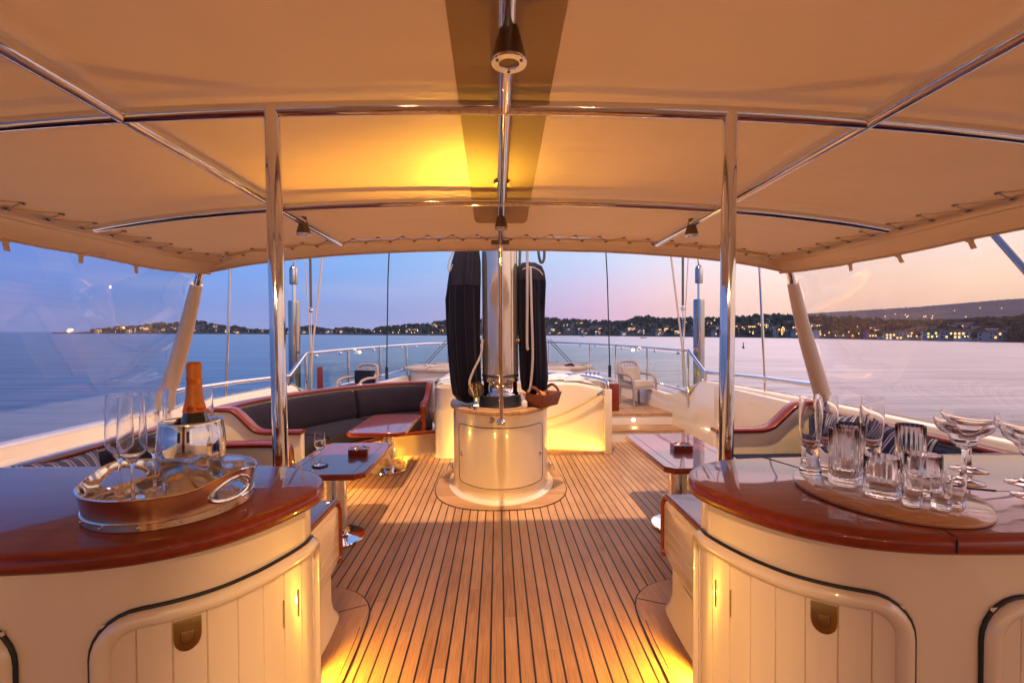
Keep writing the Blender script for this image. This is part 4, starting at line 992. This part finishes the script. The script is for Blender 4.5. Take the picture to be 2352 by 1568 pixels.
# aft benches along the bulwarks
for s, nm in ((-1, 'left'), (1, 'right')):
    L = thing('side_bench', {'left': 'charcoal cushioned bench along the left bulwark behind the bar with the tray', 'right': 'navy cushioned bench along the right bulwark behind the bar with the glasses'}[nm], 'bench', (s * 2.1, 2.5, 0))
    yb = 3.52 if s < 0 else 3.78; BX = 2.33 if s < 0 else 2.56
    obj('seat_base', G().box(min(s * 1.72, s * BX), 1.0, 0, max(s * 1.72, s * BX), yb, .29), M_cream, L)
    x0_, x1_ = sorted((s * 1.68, s * (BX - .11)))
    for ya, yb2 in ((1.0, 2.2), (2.21, yb - (.04 if s < 0 else .10))):
        obj('seat_cushion', G().box(x0_, ya, .291, x1_, yb2, .43), M_sofa if s < 0 else M_navy, L, bevel=.02, seg=3)
        xa, xb = sorted((s * (BX - .13), s * BX)); obj('back_cushion', G().box(xa, ya, .41, xb, yb2, .735), M_sofa if s < 0 else M_navy, L, bevel=.025, seg=3)
    xa, xb = sorted((s * (BX - .01), s * 2.60)); obj('back_ledge', G().box(xa, .6, .0, xb, yb + .06, .752), M_white, L)
    xa, xb = sorted((s * (BX - .045), s * (BX + .045))); obj('back_rail', G().box(xa, .6, .753, xb, yb + .04, .785), M_mahy, L, bevel=.012, seg=3)
    if s < 0: arm(L, [(s * 2.30, .58), (s * 1.66, .58), (s * 1.60, .55), (s * 1.585, .35)], 3.52, 3.60)
    else: arm(L, [(s * 2.58, .80), (s * 2.44, .80), (s * 2.21, .585), (s * 1.76, .585)], 3.78, 3.86)
    # return bench between the bar and the table, with framed end panel
    E_ = thing('bench_end', {'left': 'cream boarded bench end with mahogany edge beside the left bar', 'right': 'cream boarded bench end with mahogany edge beside the right bar'}[nm], 'bench', (s * .84, 2.0, 0))
    xa, xb = sorted((s * .835, s * 1.70))
    yf = 2.40
    obj('bench_box', G().box(xa, 1.26, .0, xb, 2.28, .232), M_cream, E_)
    g = G(); g.prism([(1.26, .232), (1.26, .545), (yf - .05, .545), (yf - .015, .53), (yf, .50), (yf, .26), (2.28, .232)], xa, xb, 'x'); obj('end_panel', g, M_cream, E_, bevel=.004)
    g = G()
    for k in range(5): g.box(min(s * .8342, s * .836), 1.27, .29 + .055 * k, max(s * .8342, s * .836), yf - .01, .2915 + .055 * k)
    obj('board_groove', g, M_white, E_)
    xa2, xb2 = sorted((s * .828, s * 1.70)); obj('bench_top', G().box(xa2, 1.26, .546, xb2, yf - .03, .572), M_mah, E_, bevel=.008)
    tp = [(s * .838, 1.26, .566), (s * .838, yf - .06, .566)] + [(s * .838, yf - .06 + .07 * math.sin(q), .496 + .07 * math.cos(q)) for q in (R_(15), R_(30), R_(45), R_(60), R_(75))] + [(s * .838, yf + .01, .49), (s * .838, yf + .01, .24)]
    obj('edge_trim', G().tube(tp, .017, 10), M_mahy, E_)
    obj('trim_screw', G().ball((s * .822, yf - .015, .275), .007, 8), M_steel, E_)
    # flared cove at its foot
    cv_ = cr([(.835, 1.2), (.83, 1.9), (.835, 2.2), (.87, 2.32), (.98, 2.36), (1.3, 2.36)], 6)
    rings = []
    for d, z in ((.035, .008), (.034, .016), (.018, .05), (.006, .12), (0, .22)):
        rings.append([(s * (p.x - (d if i < 24 else d * .2)), p.y + (d if i > 12 else 0), z) for i, p in enumerate(cv_)])
    obj('cove_foot', G().loft(rings, closed=False), M_cream, E_, ang=60)
def pillow(loc, rot, label, size=(.40, .13, .36), stripes=True, mat=None):
    g = G(); n = 20; W, D_, H = size
    for sd in (1, -1):
        g.grid(lambda u, v: ((u - .5) * W * (1 - .10 * math.sin(math.pi * v)), sd * D_ / 2 * (math.sin(math.pi * u) * math.sin(math.pi * v)) ** .55 + .006 * noise.noise(Vector((u * 5, v * 5, sd))), (v - .5) * H * (1 - .10 * math.sin(math.pi * u))), n, n)
    M = Matrix.Translation(loc) @ Matrix.Rotation(rot[2], 4, 'Z') @ Matrix.Rotation(rot[0], 4, 'X') @ Matrix.Rotation(rot[1], 4, 'Y')
    o = obj('pillow', g, mat, origin=(0, 0, 0)); o.matrix_world = M; tag(o, label, 'pillow'); return o
def striped(name, base):
    m, t, b = pbr(name, base, .9, sheen=.2)
    s_ = t.n('ShaderNodeSeparateXYZ'); c = t.n('ShaderNodeTexCoord'); t.l(c.outputs['Object'], s_.inputs[0])
    q = t.math('FRACT', t.math('MULTIPLY', s_.outputs[0], 15)); k = t.math('MULTIPLY', t.math('LESS_THAN', q, .22), t.math('GREATER_THAN', q, .05)); k2 = t.math('MULTIPLY', t.math('LESS_THAN', q, .46), t.math('GREATER_THAN', q, .34))
    t.l(t.mix(t.math('ADD', k, k2, clamp=True), (*base, 1), (.52, .48, .52, 1)), b.inputs['Base Color']); bump(t, b, noise_n(t, objco(t), 300, 2), .2, .003); return m
M_bluec = fabric('blue_upholstery', (.03, .05, .14))
M_st = striped('navy_striped_cloth', (.022, .026, .055)); M_st2 = striped('grey_striped_cloth', (.10, .11, .16))
pillow((-2.10, 2.34, .625), (R_(-22), R_(4), R_(88)), 'grey pillow with white stripes leaning on the left bench behind the bar', (.42, .14, .40), mat=M_st2)
pillow((-2.06, 1.93, .60), (R_(-30), R_(-8), R_(95)), 'plain navy pillow leaning on the left bench beside the striped one', (.40, .14, .38), mat=M_navy)
pillow((2.30, 3.12, .64), (R_(18), R_(10), R_(86)), 'dark navy white striped pillow leaning at the far end of the right bench', (.40, .13, .42), mat=M_st)
pillow((2.26, 2.66, .64), (R_(20), R_(-6), R_(94)), 'dark navy white striped pillow seen between the tumblers on the right bench', (.42, .14, .42), mat=M_st)
pillow((2.24, 2.16, .62), (R_(24), R_(8), R_(90)), 'plain blue pillow on the right bench behind the cocktail coupes', (.42, .15, .40), mat=M_bluec)

# ---- tables
def table(x0, x1, y0, y1, ped, label):
    r = thing('deck_table', label, 'table', (*ped, 0), 'varnished pedestal tables in the cockpit'); zt = .53; ch = .055
    def oct_(d): return [(x0 + ch + d * .4, y0 + d), (x1 - ch - d * .4, y0 + d), (x1 - d, y0 + ch + d * .4), (x1 - d, y1 - ch - d * .4), (x1 - ch - d * .4, y1 - d), (x0 + ch + d * .4, y1 - d), (x0 + d, y1 - ch - d * .4), (x0 + d, y0 + ch + d * .4)]
    rings = [[(p[0], p[1], z) for p in oct_(d)] for d, z in ((.012, zt - .040), (.003, zt - .036), (0, zt - .028), (0, zt - .008), (.003, zt - .003), (.008, zt))]
    obj('table_top', G().loft(rings, cap0=True, cap1=True), M_mahy, r, ang=30)
    g = G()
    g.box(x0 + .07, y0 + .02, zt + .0002, x0 + .073, y1 - .02, zt + .0008); g.box(x1 - .073, y0 + .02, zt + .0002, x1 - .07, y1 - .02, zt + .0008)
    obj('inlay_line', g, M_caulk, r)
    obj('pedestal', G().lathe([(.066, .012), (.066, .2), (.066, .488)], (*ped, 0), 36, cap1=True), M_steel, r)
    obj('foot_plate', G().lathe([(.001, .0078), (.18, .0078), (.185, .012), (.182, .020), (.10, .026), (.072, .034), (.066, .04)], (*ped, 0), 48), M_steel, r)
    return r
table(-1.40, -.862, 2.93, 3.80, (-1.13, 3.24), 'varnished mahogany table nearest the left bar, with wine glass and ashtray')
table(-1.37, -.85, 4.16, 5.12, (-1.155, 4.84), 'varnished mahogany table in front of the curved sofa, with nothing on it')
table(1.05, 1.62, 2.95, 3.99, (1.27, 3.34), 'varnished mahogany table behind the right bar, with only an ashtray on it')
def ashtray(x, y, rz, label):
    r = thing('ashtray', label, 'ashtray', (x, y, .531))
    M = Matrix.Translation((x, y, .5308)) @ Matrix.Rotation(rz, 4, 'Z')
    g = G(); n = 32; hs = .068
    outer = []
    for i in range(n):
        q = 2 * math.pi * (i + .5) / n; k = min(1 / max(abs(math.cos(q)), 1e-6), 1 / max(abs(math.sin(q)), 1e-6)); outer.append((hs * k * math.cos(q), hs * k * math.sin(q)))
    inn = [(.05 * math.cos(2 * math.pi * (i + .5) / n), .05 * math.sin(2 * math.pi * (i + .5) / n)) for i in range(n)]
    def notch(i):
        q = (2 * math.pi * (i + .5) / n) % (math.pi / 2); return .030 if min(abs(q - 0), abs(q - math.pi / 2)) < .15 else .046
    g.loft([[(*p, 0) for p in outer], [(*p, notch(i)) for i, p in enumerate(outer)], [(*p, notch(i)) for i, p in enumerate(inn)], [(p[0], p[1], .014) for p in inn]], cap0=True, cap1=True); g.xf(M)
    obj('wooden_block', g, M_mah, r, ang=30)
    g = G().lathe([(.001, .0165), (.03, .0165), (.042, .024), (.046, .040), (.044, .040), (.04, .026), (.03, .0155), (.001, .0155)], (0, 0, 0), 32); g.xf(M); obj('steel_bowl', g, M_steel, r)
ashtray(-1.035, 3.44, .15, 'square dark wooden ashtray on the table nearest the left bar')
ashtray(1.33, 3.42, -.1, 'square dark wooden ashtray on the table behind the right bar')
WX, WY = -1.20, 3.13
g = G().lathe([(.001, 0), (.05, 0), (.05, .006), (.045, .008), (.001, .008)], (WX, WY, .531), 36); tag(obj('coaster', g, M_black), 'round dark coaster under the glass of white wine', 'coaster')
wg = thing('wine_glass', 'stemmed glass half full of white wine on a dark coaster on the left table', 'wine glass', (WX, WY, .5395))
WO = [(0, 0), (.036, 0), (.0365, .001), (.028, .003), (.008, .006), (.0042, .012), (.0038, .04), (.0042, .085), (.010, .095), (.027, .112), (.035, .130), (.036, .145), (.0335, .180), (.031, .215)]
WI = [(.0302, .215), (.0327, .180), (.0352, .145), (.0342, .131), (.0262, .1135), (.009, .098), (0, .096)]
glass_mesh('glass_bowl', WO, WI, (WX, WY, .5395), parent=wg) if False else obj('glass_bowl', G().lathe([(max(r_, 1e-5), z) for r_, z in WO + WI], (WX, WY, .5395), 40), M_glass, wg, ang=70)
obj('wine', G().lathe([(1e-5, .0975), (.009, .0985), (.0258, .114), (.0338, .131), (.0348, .145), (.0338, .160), (1e-5, .160)], (WX, WY, .5395), 32), M_wine, wg, ang=50)

# ================================================================ COMPANIONWAY, STEPS, COACHROOF
co_ = thing('coachroof', 'cream coachroof with the brightly lit yellow companionway wall behind the mast', 'deckhouse', (.4, 6.5, 0))
g = G(); pl = [(-.44, 5.62), (.5, 5.58), (.9, 5.52), (1.12, 5.46), (1.22, 5.44), (1.24, 8.2), (-.80, 8.2), (-.80, 5.75)]
n_ = len(pl)
zt = lambda p: .80 if p[0] < .7 and p[1] < 6 else (.785 if p[0] < 1.0 else .745)
g.add([(p[0], p[1], 0) for p in pl] + [(p[0], p[1], zt(p)) for p in pl], [tuple(range(n_))[::-1], tuple(range(n_, 2 * n_))] + [(i, (i + 1) % n_, n_ + (i + 1) % n_, n_ + i) for i in range(n_)])
M_wall = creamy('companionway_paint', (.80, .70, .52), .4, .3)
obj('cabin_wall', g, M_wall, co_, bevel=.02, seg=3, ang=60)
obj('skirting', G().box(-.44, 5.36, .0, 1.2, 5.385, .035), M_teakp, co_)
led = obj('light_strip', G().box(-.40, 5.392, .001, 1.19, 5.412, .010), M_amb, co_)
ar = lamp('AREA', (.42, 5.41, .03), 3.6, AMB, 1.5, led, (.42, 5.62, .5)); ar.data.shape = 'RECTANGLE'; ar.data.size_y = .03
obj('corner_post', G().box(1.205, 5.36, 0, 1.29, 5.46, .745), M_cream, co_, bevel=.008)
g = G().tube(cr([(.50, 5.535, .36), (.72, 5.50, .44), (.95, 5.45, .56), (1.13, 5.40, .675), (1.17, 5.395, .70)], 8), .0115, 10); rp = obj('rope_handrail', g, M_ropey); tag(rp, 'gold rope handrail slung across the lit companionway wall', 'handrail')
g = G().tube([(1.13, 5.40, .675), (1.19, 5.39, .715)], .02, 12); g.tube([(1.19, 5.39, .67), (1.19, 5.39, .745)], .014, 10); obj('rope_end_fitting', g, M_steel, rp)
lc = thing('companionway_column', 'rounded cream column beside the sofa end with a hollow lit top', 'column', (-.58, 5.5, 0))
cpl = [(-.60 + .15 * math.copysign(abs(math.cos(q)) ** .8, math.cos(q)), 5.48 + .20 * math.copysign(abs(math.sin(q)) ** .8, math.sin(q))) for q in (2 * math.pi * i / 40 for i in range(40))]
def scl(k, z): return [(-.60 + (p[0] + .60) * k, 5.48 + (p[1] - 5.48) * k, z) for p in cpl]
obj('column_wall', G().loft([scl(1.12, .004), scl(1.10, .012), scl(1.0, .03), scl(1, .76), scl(1.02, .775), scl(1.02, .79), scl(.90, .79), scl(.86, .60)], cap0=True, cap1=True), M_cream, lc, ang=50)
# chrome handrails
for s, pts, lab in ((1, [(.45, 6.1, .80), (.55, 6.05, .865), (.9, 5.9, .868), (1.12, 5.6, .858), (1.235, 5.44, .83), (1.247, 5.41, .80), (1.247, 5.41, .747)], 'polished handrail curving over the companionway beside the corner post'),
                    (-1, [(-.45, 6.3, .78), (-.50, 6.2, .86), (-.55, 5.95, .862), (-.72, 5.70, .845), (-.78, 5.72, .80)], 'short polished grab rail above the cream column by the sofa')):
    tag(obj('grab_rail', G().tube(cr(pts, 8), .021, 14), M_steel), lab, 'handrail')
stp = thing('side_steps', 'two teak topped steps leading up to the right side deck', 'steps', (1.9, 6.1, 0))
for k, (y0, y1, z) in enumerate(((5.93, 6.27, .155), (6.25, 6.6, .312))):
    obj('riser', G().box(1.30, y0 + .015, 0.0, 2.40, y1, z - .026), M_white, stp)
    xe = 2.40
    obj('tread', G().box(1.30, y0, z - .025, xe, y1, z), M_teakx if k == 0 else M_teakp, stp, bevel=.003)
sl1 = obj('step_light', G().lathe([(.024, .004), (.034, .004), (.036, 0), (.024, 0)], (0, 0, 0), 24), M_steel, stp)
sl1.data.transform(Matrix.Translation(Vector((1.80, 6.263, .225)) - root_of(stp)) @ Matrix.Rotation(R_(90), 4, 'X'))
g = G().lathe([(.001, .003), (.024, .003), (.024, 0)], (0, 0, 0), 20); g.xf(Matrix.Translation((1.80, 6.262, .225)) @ Matrix.Rotation(R_(90), 4, 'X')); obj('lens', g, M_warmlens, sl1)
lamp('SPOT', (1.80, 6.22, .22), 1.2, (1, .7, .38), .02, sl1, (1.85, 5.6, 0), 140)
g = G().box(1.50, 6.45, .312, 1.655, 6.95, .695); tag(obj('deck_locker', g, M_mah, bevel=.006), 'narrow dark brown wooden box standing on the side deck by the corner post', 'box')
# side wall fairing at the right of the steps
g = G(); g.prism([(3.86, 0), (3.86, .80), (5.55, .80), (6.27, .56), (6.27, 0)], 2.44, 2.50, 'x'); g.v = [(a - (0.0 if b_ > 5 else 0), b_, c_) for a, b_, c_ in g.v]; tag(obj('side_wall', g, M_cream, bevel=.01), 'cream side wall with sloping top at the right of the steps', 'wall')
# ring lounge on the foredeck
rg = thing('round_lounge', 'large round cream foredeck lounge with padded rim, behind the mast', 'lounge', (0, 9.9, .31))
N_ = 80
ell = lambda a, b_, z: [(a * math.cos(2 * math.pi * i / N_), 9.9 + b_ * math.sin(2 * math.pi * i / N_), z) for i in range(N_)]
obj('lounge_wall', G().loft([ell(1.86, .98, .31), ell(1.86, .98, .66), ell(1.5, .72, .66), ell(1.5, .72, .5)], cap1=True), M_white, rg)
g = G(); prof = [(1.93, 1.03, .655), (1.98, 1.06, .675), (1.985, 1.06, .71), (1.95, 1.04, .735), (1.85, .98, .745), (1.6, .80, .745), (1.52, .74, .73), (1.50, .72, .655)]
g.loft([ell(*p) for p in prof], closed=True); obj('padded_rim', g, M_beige, rg)
g = G()
for k in range(10): q = 2 * math.pi * (k + .25) / 10; g.tube([(1.52 * math.cos(q), 9.9 + .74 * math.sin(q), .743), (1.93 * math.cos(q), 9.9 + 1.03 * math.sin(q), .746), (1.99 * math.cos(q), 9.9 + 1.065 * math.sin(q), .70)], .007, 4)
obj('rim_seam', g, M_black, rg)
g = G()
for k in range(14): g.tube(cr([(1.30 + .05 * rnd.random(), 9.25 + .1 * rnd.random(), .752), (1.36 + .1 * rnd.random(), 9.2 + .1 * rnd.random(), .775), (1.42 + .08 * rnd.random(), 9.28, .752)], 4), .012, 5)
tag(obj('patterned_cloth', g, M_navy), 'dark crumpled patterned cloth on the padded rim of the foredeck lounge', 'cloth')
def towel(x, y, rz, label, marks=False):
    r = thing('folded_towel', label, 'towel', (x, y, .80)); M = Matrix.Translation((x, y, .803)) @ Matrix.Rotation(rz, 4, 'Z')
    g = G().grid(lambda u, v: ((u - .5) * .5, (v - .5) * .32, .015 + .075 * (math.sin(math.pi * u) * math.sin(math.pi * v)) ** .5 + .006 * noise.noise(Vector((u * 6, v * 6, x)))), 20, 14); g.xf(M); obj('towel_body', g, M_towel, r, fix=False, solid=.01)
    if marks:
        g = G()
        for k in range(4): g.tube(cr([(.02 + .05 * k, -.10, .078), (.035 + .05 * k, -.06, .09), (.02 + .05 * k, -.03, .095), (.05 + .05 * k, -.02, .095)], 5), .0045, 5)
        g.xf(M); obj('blue_lettering', g, M_blue, r)
towel(.80, 6.0, .1, 'plain white folded towel on the coachroof'); towel(1.05, 5.85, -.1, 'white folded towel with blue lettering on the coachroof by the handrail', True)

# ================================================================ GLASS BALUSTRADE AND RAILS
PX = [(2.36, 5.80), (2.29, 7.2), (2.13, 8.5), (1.91, 9.8), (1.22, 11.4)]
allp = [(-a, b_) for a, b_ in PX] + [(a, b_) for a, b_ in PX[::-1]]
bal = thing('glass_balustrade', 'polished steel balustrade with clear glass panels around the foredeck', 'balustrade', (0, 9, .31))
zt_r, zb_r = 1.17, .655
for s in (-1, 1):
    top = [(s * 2.555, 3.64, .965), (s * 2.56, 4.6, .945), (s * 2.47, 5.35, .925), (s * 2.43, 5.50, .925), (s * 2.36, 5.80, zt_r)]
    obj('handrail', G().tube([Vector(p) for p in top], .021, 14), M_steel, bal)
top = [(*p, zt_r) for p in allp[:1]] + [(*p, zt_r) for p in allp[1:]]
tp = [Vector((x_, y_, z_)) for x_, y_, z_ in cr([(*p, zt_r) for p in allp], 6)]
obj('top_rail', G().tube(tp, .021, 14), M_steel, bal)
obj('bottom_rail', G().tube([Vector((p.x, p.y, zb_r)) for p in tp], .014, 10), M_steel, bal)
for x_, y_ in allp:
    obj('post', G().tube([(x_, y_, .54), (x_, y_, zt_r)], .019, 12), M_steel, bal)
for s in (-1, 1):
    obj('post', G().tube([(s * 2.435, 5.47, .80), (s * 2.435, 5.47, .925)], .019, 12), M_steel, bal)
    obj('brace', G().tube([(s * 2.36, 5.80, zb_r), (s * 2.43, 5.55, .83)], .014, 10), M_steel, bal)
for (xa, ya), (xb, yb) in zip(allp, allp[1:]):
    d = Vector((xb - xa, yb - ya, 0)); L = d.length; d /= L; nn = Vector((-d.y, d.x, 0)) * .004
    a = Vector((xa, ya, 0)) + d * .035; b_ = Vector((xb, yb, 0)) - d * .035
    g = G(); vs = [p + q + Vector((0, 0, z)) for z in (zb_r + .03, zt_r - .045) for p, q in ((a, -nn), (b_, -nn), (b_, nn), (a, nn))]
    g.add(vs, [(0, 1, 2, 3), (4, 5, 6, 7), (0, 1, 5, 4), (1, 2, 6, 5), (2, 3, 7, 6), (3, 0, 4, 7)])
    pn = obj('glass_panel', g, M_pane, bal, smooth=False)
    g = G()
    for f in (.2, .8): p = a.lerp(b_, f); g.ball((p.x, p.y, zt_r - .045), .022, 8); g.ball((p.x, p.y, zb_r + .035), .018, 8)
    obj('glass_clip', g, M_steel, pn)
for s in (-1, 1):
    g = G(); a, b_ = Vector((s * 2.355, 5.77, 0)), Vector((s * 2.43, 5.51, 0))
    g.add([a + Vector((0, 0, zb_r + .05)), a + Vector((0, 0, zt_r - .06)), b_ + Vector((0, 0, .90)), b_ + Vector((0, 0, .84))], [(0, 1, 2, 3)]); obj('glass_panel', g, M_pane, bal, fix=False, solid=.006)
for x_, y_, lab in ((-2.215, 7.55, 'small lit lamp under the foredeck top rail on the left'), (2.185, 7.62, 'small lit lamp under the foredeck top rail on the right')):
    r = thing('rail_lamp', lab, 'lamp', (x_, y_, 1.12)); obj('lamp_body', G().box(x_ - .03, y_ - .02, 1.125, x_ + .06, y_ + .02, 1.15), M_steel, r, bevel=.004)
    obj('lens', G().ball((x_, y_ - .01, 1.115), .024, 12), M_warmlens, r); lamp('SPOT', (x_, y_, 1.09), 6, WARM, .03, r, (x_ * .9, y_ - .5, .3), 110)
# solid wicker armchairs built in place of reflections in the glass
def armchair(loc, rz, label, mt, cm, sz=.70):
    r = thing('reflected_armchair', label, 'armchair', loc, None)
    M = Matrix.Translation(loc) @ Matrix.Rotation(rz, 4, 'Z') @ Matrix.Scale(sz, 4)
    def P(nm, g, m): g.xf(M); return obj(nm, g, m, r)
    for s in (-1, 1):
        P('arm', G().tube(cr([(s * .27, -.28, 0), (s * .285, -.29, .40), (s * .285, -.24, .60), (s * .285, -.05, .66), (s * .27, .20, .66), (s * .22, .27, .70)], 6), .028, 10), mt)
        P('leg', G().tube([(s * .25, .26, 0), (s * .24, .24, .42)], .025, 8), mt)
    P('back', G().tube(cr([(-.25, .24, .40), (-.26, .30, .75), (-.18, .34, .90), (.18, .34, .90), (.26, .30, .75), (.25, .24, .40)], 6), .028, 10), mt)
    g = G()
    for k in range(7): g.tube([(-.24 + .08 * k, .25, .42), (-.24 + .08 * k, .325, .86)], .010, 6)
    for k in range(5): g.tube([(-.25, .26 + .012 * k, .48 + .08 * k), (.25, .26 + .012 * k, .48 + .08 * k)], .010, 6)
    P('back_weave', g, mt)
    P('seat', G().box(-.26, -.27, .36, .26, .26, .42), mt); P('seat_cushion', G().box(-.245, -.26, .425, .245, .22, .53), cm)
    P('back_cushion', G().box(-.22, .16, .54, .22, .27, .80), cm)
    return r
armchair((2.06, 7.0, .312), R_(20), 'pale wicker armchair with cream cushions standing in for a reflection in the right foredeck glass', M_pale, M_beige)
armchair((-2.02, 6.75, .312), R_(-25), 'brownish wicker armchair with a dark cushion standing in for a reflection in the left foredeck glass', M_pale, M_navy)
g = G().box(-2.34, 6.10, .70, -2.325, 6.24, .98); g.box(-2.34, 6.10, .70, -2.27, 6.112, .98); tag(obj('navigation_board', g, M_redp, bevel=.003), 'small red board standing inside the left end of the glass balustrade', 'sign board')

# ================================================================ RIGGING
for s, n in ((-1, 'left'), (1, 'right')):
    st = thing('stay_ram', 'thick polished hydraulic stay cylinder with turnbuckle outside the %s rail' % n, 'rigging screw', (s * 2.60, 6.05, .3)); X, Y = s * 2.60, 6.05
    obj('cylinder', G().lathe([(.001, .25), (.068, .25), (.070, .26), (.070, 1.80), (.066, 1.825), (.001, 1.83)], (X, Y, 0), 32), M_dull, st)
    obj('rod', G().tube([(X, Y, 1.82), (X, Y, 2.04)], .021, 14), M_steel, st)
    obj('turnbuckle', G().lathe([(.021, 2.03), (.048, 2.035), (.05, 2.05), (.05, 2.22), (.04, 2.25), (.02, 2.27)], (X, Y, 0), 24), M_dull, st)
    obj('stay', G().tube([(X, Y, 2.26), (X - s * 2.0, MY + 1, 13.5)], .013, 8), M_steel, st)
    X, Y = s * 2.64, 4.5
    tag(obj('shroud', G().tube([(X, Y, -.3), (X * .93, Y - .02, 3.2), (X * .3, MY, 13)], .013, 10), M_steel), 'single steel rod shroud rising outside the %s bulwark' % n, 'rigging wire')
    X, Y = s * 2.0, 8.6
    g = G().tube([(X * 1.02, Y, .58), (X * 1.02, Y, .80)], .028, 10); g.tube([(X * 1.02, Y, .78), (X, Y, 2.4), (X * .3, MY + 1, 13)], .011, 8)
    tag(obj('inner_stay', g, M_black), 'thin black wire stay with dark turnbuckle inside the %s glass panels' % n, 'rigging wire')
    tag(obj('running_line', G().tube([(s * 2.18, 6.05, 2.8), (s * 2.32, 5.90, 1.22), (s * 2.36, 5.95, .70)], .013, 8), M_rope), 'pale slanting line tied to the %s end of the balustrade' % n, 'rope')
    tag(obj('running_line', G().tube([(s * 2.46, 6.0, 2.8), (s * 2.345, 5.92, 1.20), (s * 2.37, 5.90, .72)], .007, 6), M_rope), 'thin pale line crossing the slanting one at the %s end of the balustrade' % n, 'rope')
    g = G().tube([(s * 2.36, 5.98, 2.8), (s * 2.36, 5.98, 1.74)], .016, 8); g.ball((s * 2.36, 5.98, 1.70), .03, 10, 1); g.tube([(s * 2.36, 5.98, 1.68), (s * 2.355, 5.95, 1.2)], .006, 6, m=1)
    tag(obj('rigging_lanyard', g, [M_darkrope, M_steel]), 'thick dark line ending in a steel shackle by the %s stay cylinder' % n, 'rope')
    for k in (0, 1): tag(obj('guy_line', G().tube([(s * (1.14 + .07 * k), 11.0, 1.25), (s * (1.55 + .07 * k), 10.4, .75)], .009, 5), M_darkrope), 'dark slanting guy line behind the padded lounge on the %s' % n, 'rope', 'slanting guy lines on the %s of the foredeck' % n)
tag(obj('awning_strut', G().tube([(2.70, 2.66, 2.14), (2.70, 1.8, .95)], .017, 12), M_dull), 'bare steel strut slanting down outside the right side of the awning', 'strut')

# ================================================================ LAMPS THE BOAT HAS
def courtesy(loc, nrm, power, label, colr=AMB, visible=True, off=.05, r_=.026, grp=None):
    r = thing('courtesy_light', label, 'lamp', loc, grp)
    q = Vector(nrm).to_track_quat('Z', 'Y').to_matrix().to_4x4(); M = Matrix.Translation(loc) @ q
    g = G().lathe([(r_, .006), (r_ * 1.35, .005), (r_ * 1.4, 0), (r_, 0)], (0, 0, 0), 24); g.xf(M); obj('bezel', g, M_steel, r)
    g = G().lathe([(.001, .004), (r_, .004), (r_, .001)], (0, 0, 0), 20); g.xf(M); obj('lens', g, M_amb, r)
    lamp('SPOT', Vector(loc) + Vector(nrm).normalized() * off, power, colr, .02, r, Vector(loc) + Vector(nrm).normalized() * 1.0 - Vector((0, 0, .12)), 168, .35)
    return r
courtesy((-.832, 1.78, .10), (1, 0, 0), 46, 'amber courtesy light low on the left bench end, hidden behind the bar')
courtesy((.832, 1.78, .10), (-1, 0, 0), 46, 'amber courtesy light low on the right bench end, hidden behind the bar')
courtesy((-1.10, 5.46, .085), (.2, -1, 0), 24, 'bright amber courtesy light in the foot of the curved sofa beside the table pedestal')
courtesy((-1.60, 4.08, .30), (.9, .5, 0), 22, 'amber courtesy light behind the wine glass on the sofa arm')
courtesy((.30, 5.075, .12), (.25, 1, 0), 7, 'amber courtesy light on the back of the mast cabinet facing the companionway wall')
courtesy((-.32, 5.06, .12), (-.25, 1, 0), 14, 'amber courtesy light on the back of the mast cabinet facing the cream column')
# added lamp by the mast, its spots stretched to shape the awning's amber glow
ul = thing('glow_helper', 'small added amber lamp by the mast boot, shaping the glow on the awning', 'lamp', (-.20, 4.02, .768))
obj('lamp_body', G().lathe([(.001, 0), (.03, 0), (.03, .03), (.024, .032)], (-.205, 3.93, .766), 20), M_steel, ul)
obj('lens', G().lathe([(.001, .033), (.022, .033)], (-.205, 3.93, .766), 16), M_amb, ul, fix=False)
for tx, ty, pw, an, kx, ky in ((-.13, 1.92, 190, 9, 1.5, .8), (-.40, 1.90, 420, 13, 2.6, .75), (-.32, 1.88, 200, 18, 3.2, .9)):
    lo2 = lamp('SPOT', (-.205, 3.93, .815), pw, (1, .50, .035), .02, ul, (tx, ty, 2.04), an, 1.0); lo2.scale = (kx, ky, 1)
# spreader light high on the mast washing the forward deck
sp = thing('spreader_light', 'floodlight high on the mast shining down on the cockpit', 'lamp', (0, MY - .2, 9.5))
obj('lamp_body', G().box(-.12, 2.1, 9.6, .12, 2.35, 9.8), M_grey, sp); obj('bracket', G().tube([(0, 2.25, 9.75), (0, MY - .1, 9.8)], .04, 8), M_steel, sp)
lamp('SPOT', (0, 2.22, 9.58), 5300, (1.0, .66, .37), .16, sp, (0, 2.5, 0), 100, .4)

# ================================================================ AIR
g = G().box(-7600, -7600, SEA - 90, 7600, 7600, 330)
mh = bpy.data.materials.new('evening_haze'); mh.use_nodes = True; t = NT(mh.node_tree)
pv = t.n('ShaderNodeVolumePrincipled'); pv.inputs['Color'].default_value = (.88, .90, 1.0, 1); pv.inputs['Density'].default_value = .00006; pv.inputs['Anisotropy'].default_value = .3
ou = t.n('ShaderNodeOutputMaterial'); t.l(pv.outputs[0], ou.inputs[1])
o = obj('haze', g, mh, smooth=False); tag(o, 'thin evening haze lying over the bay and the far hills', 'haze', kind='stuff')
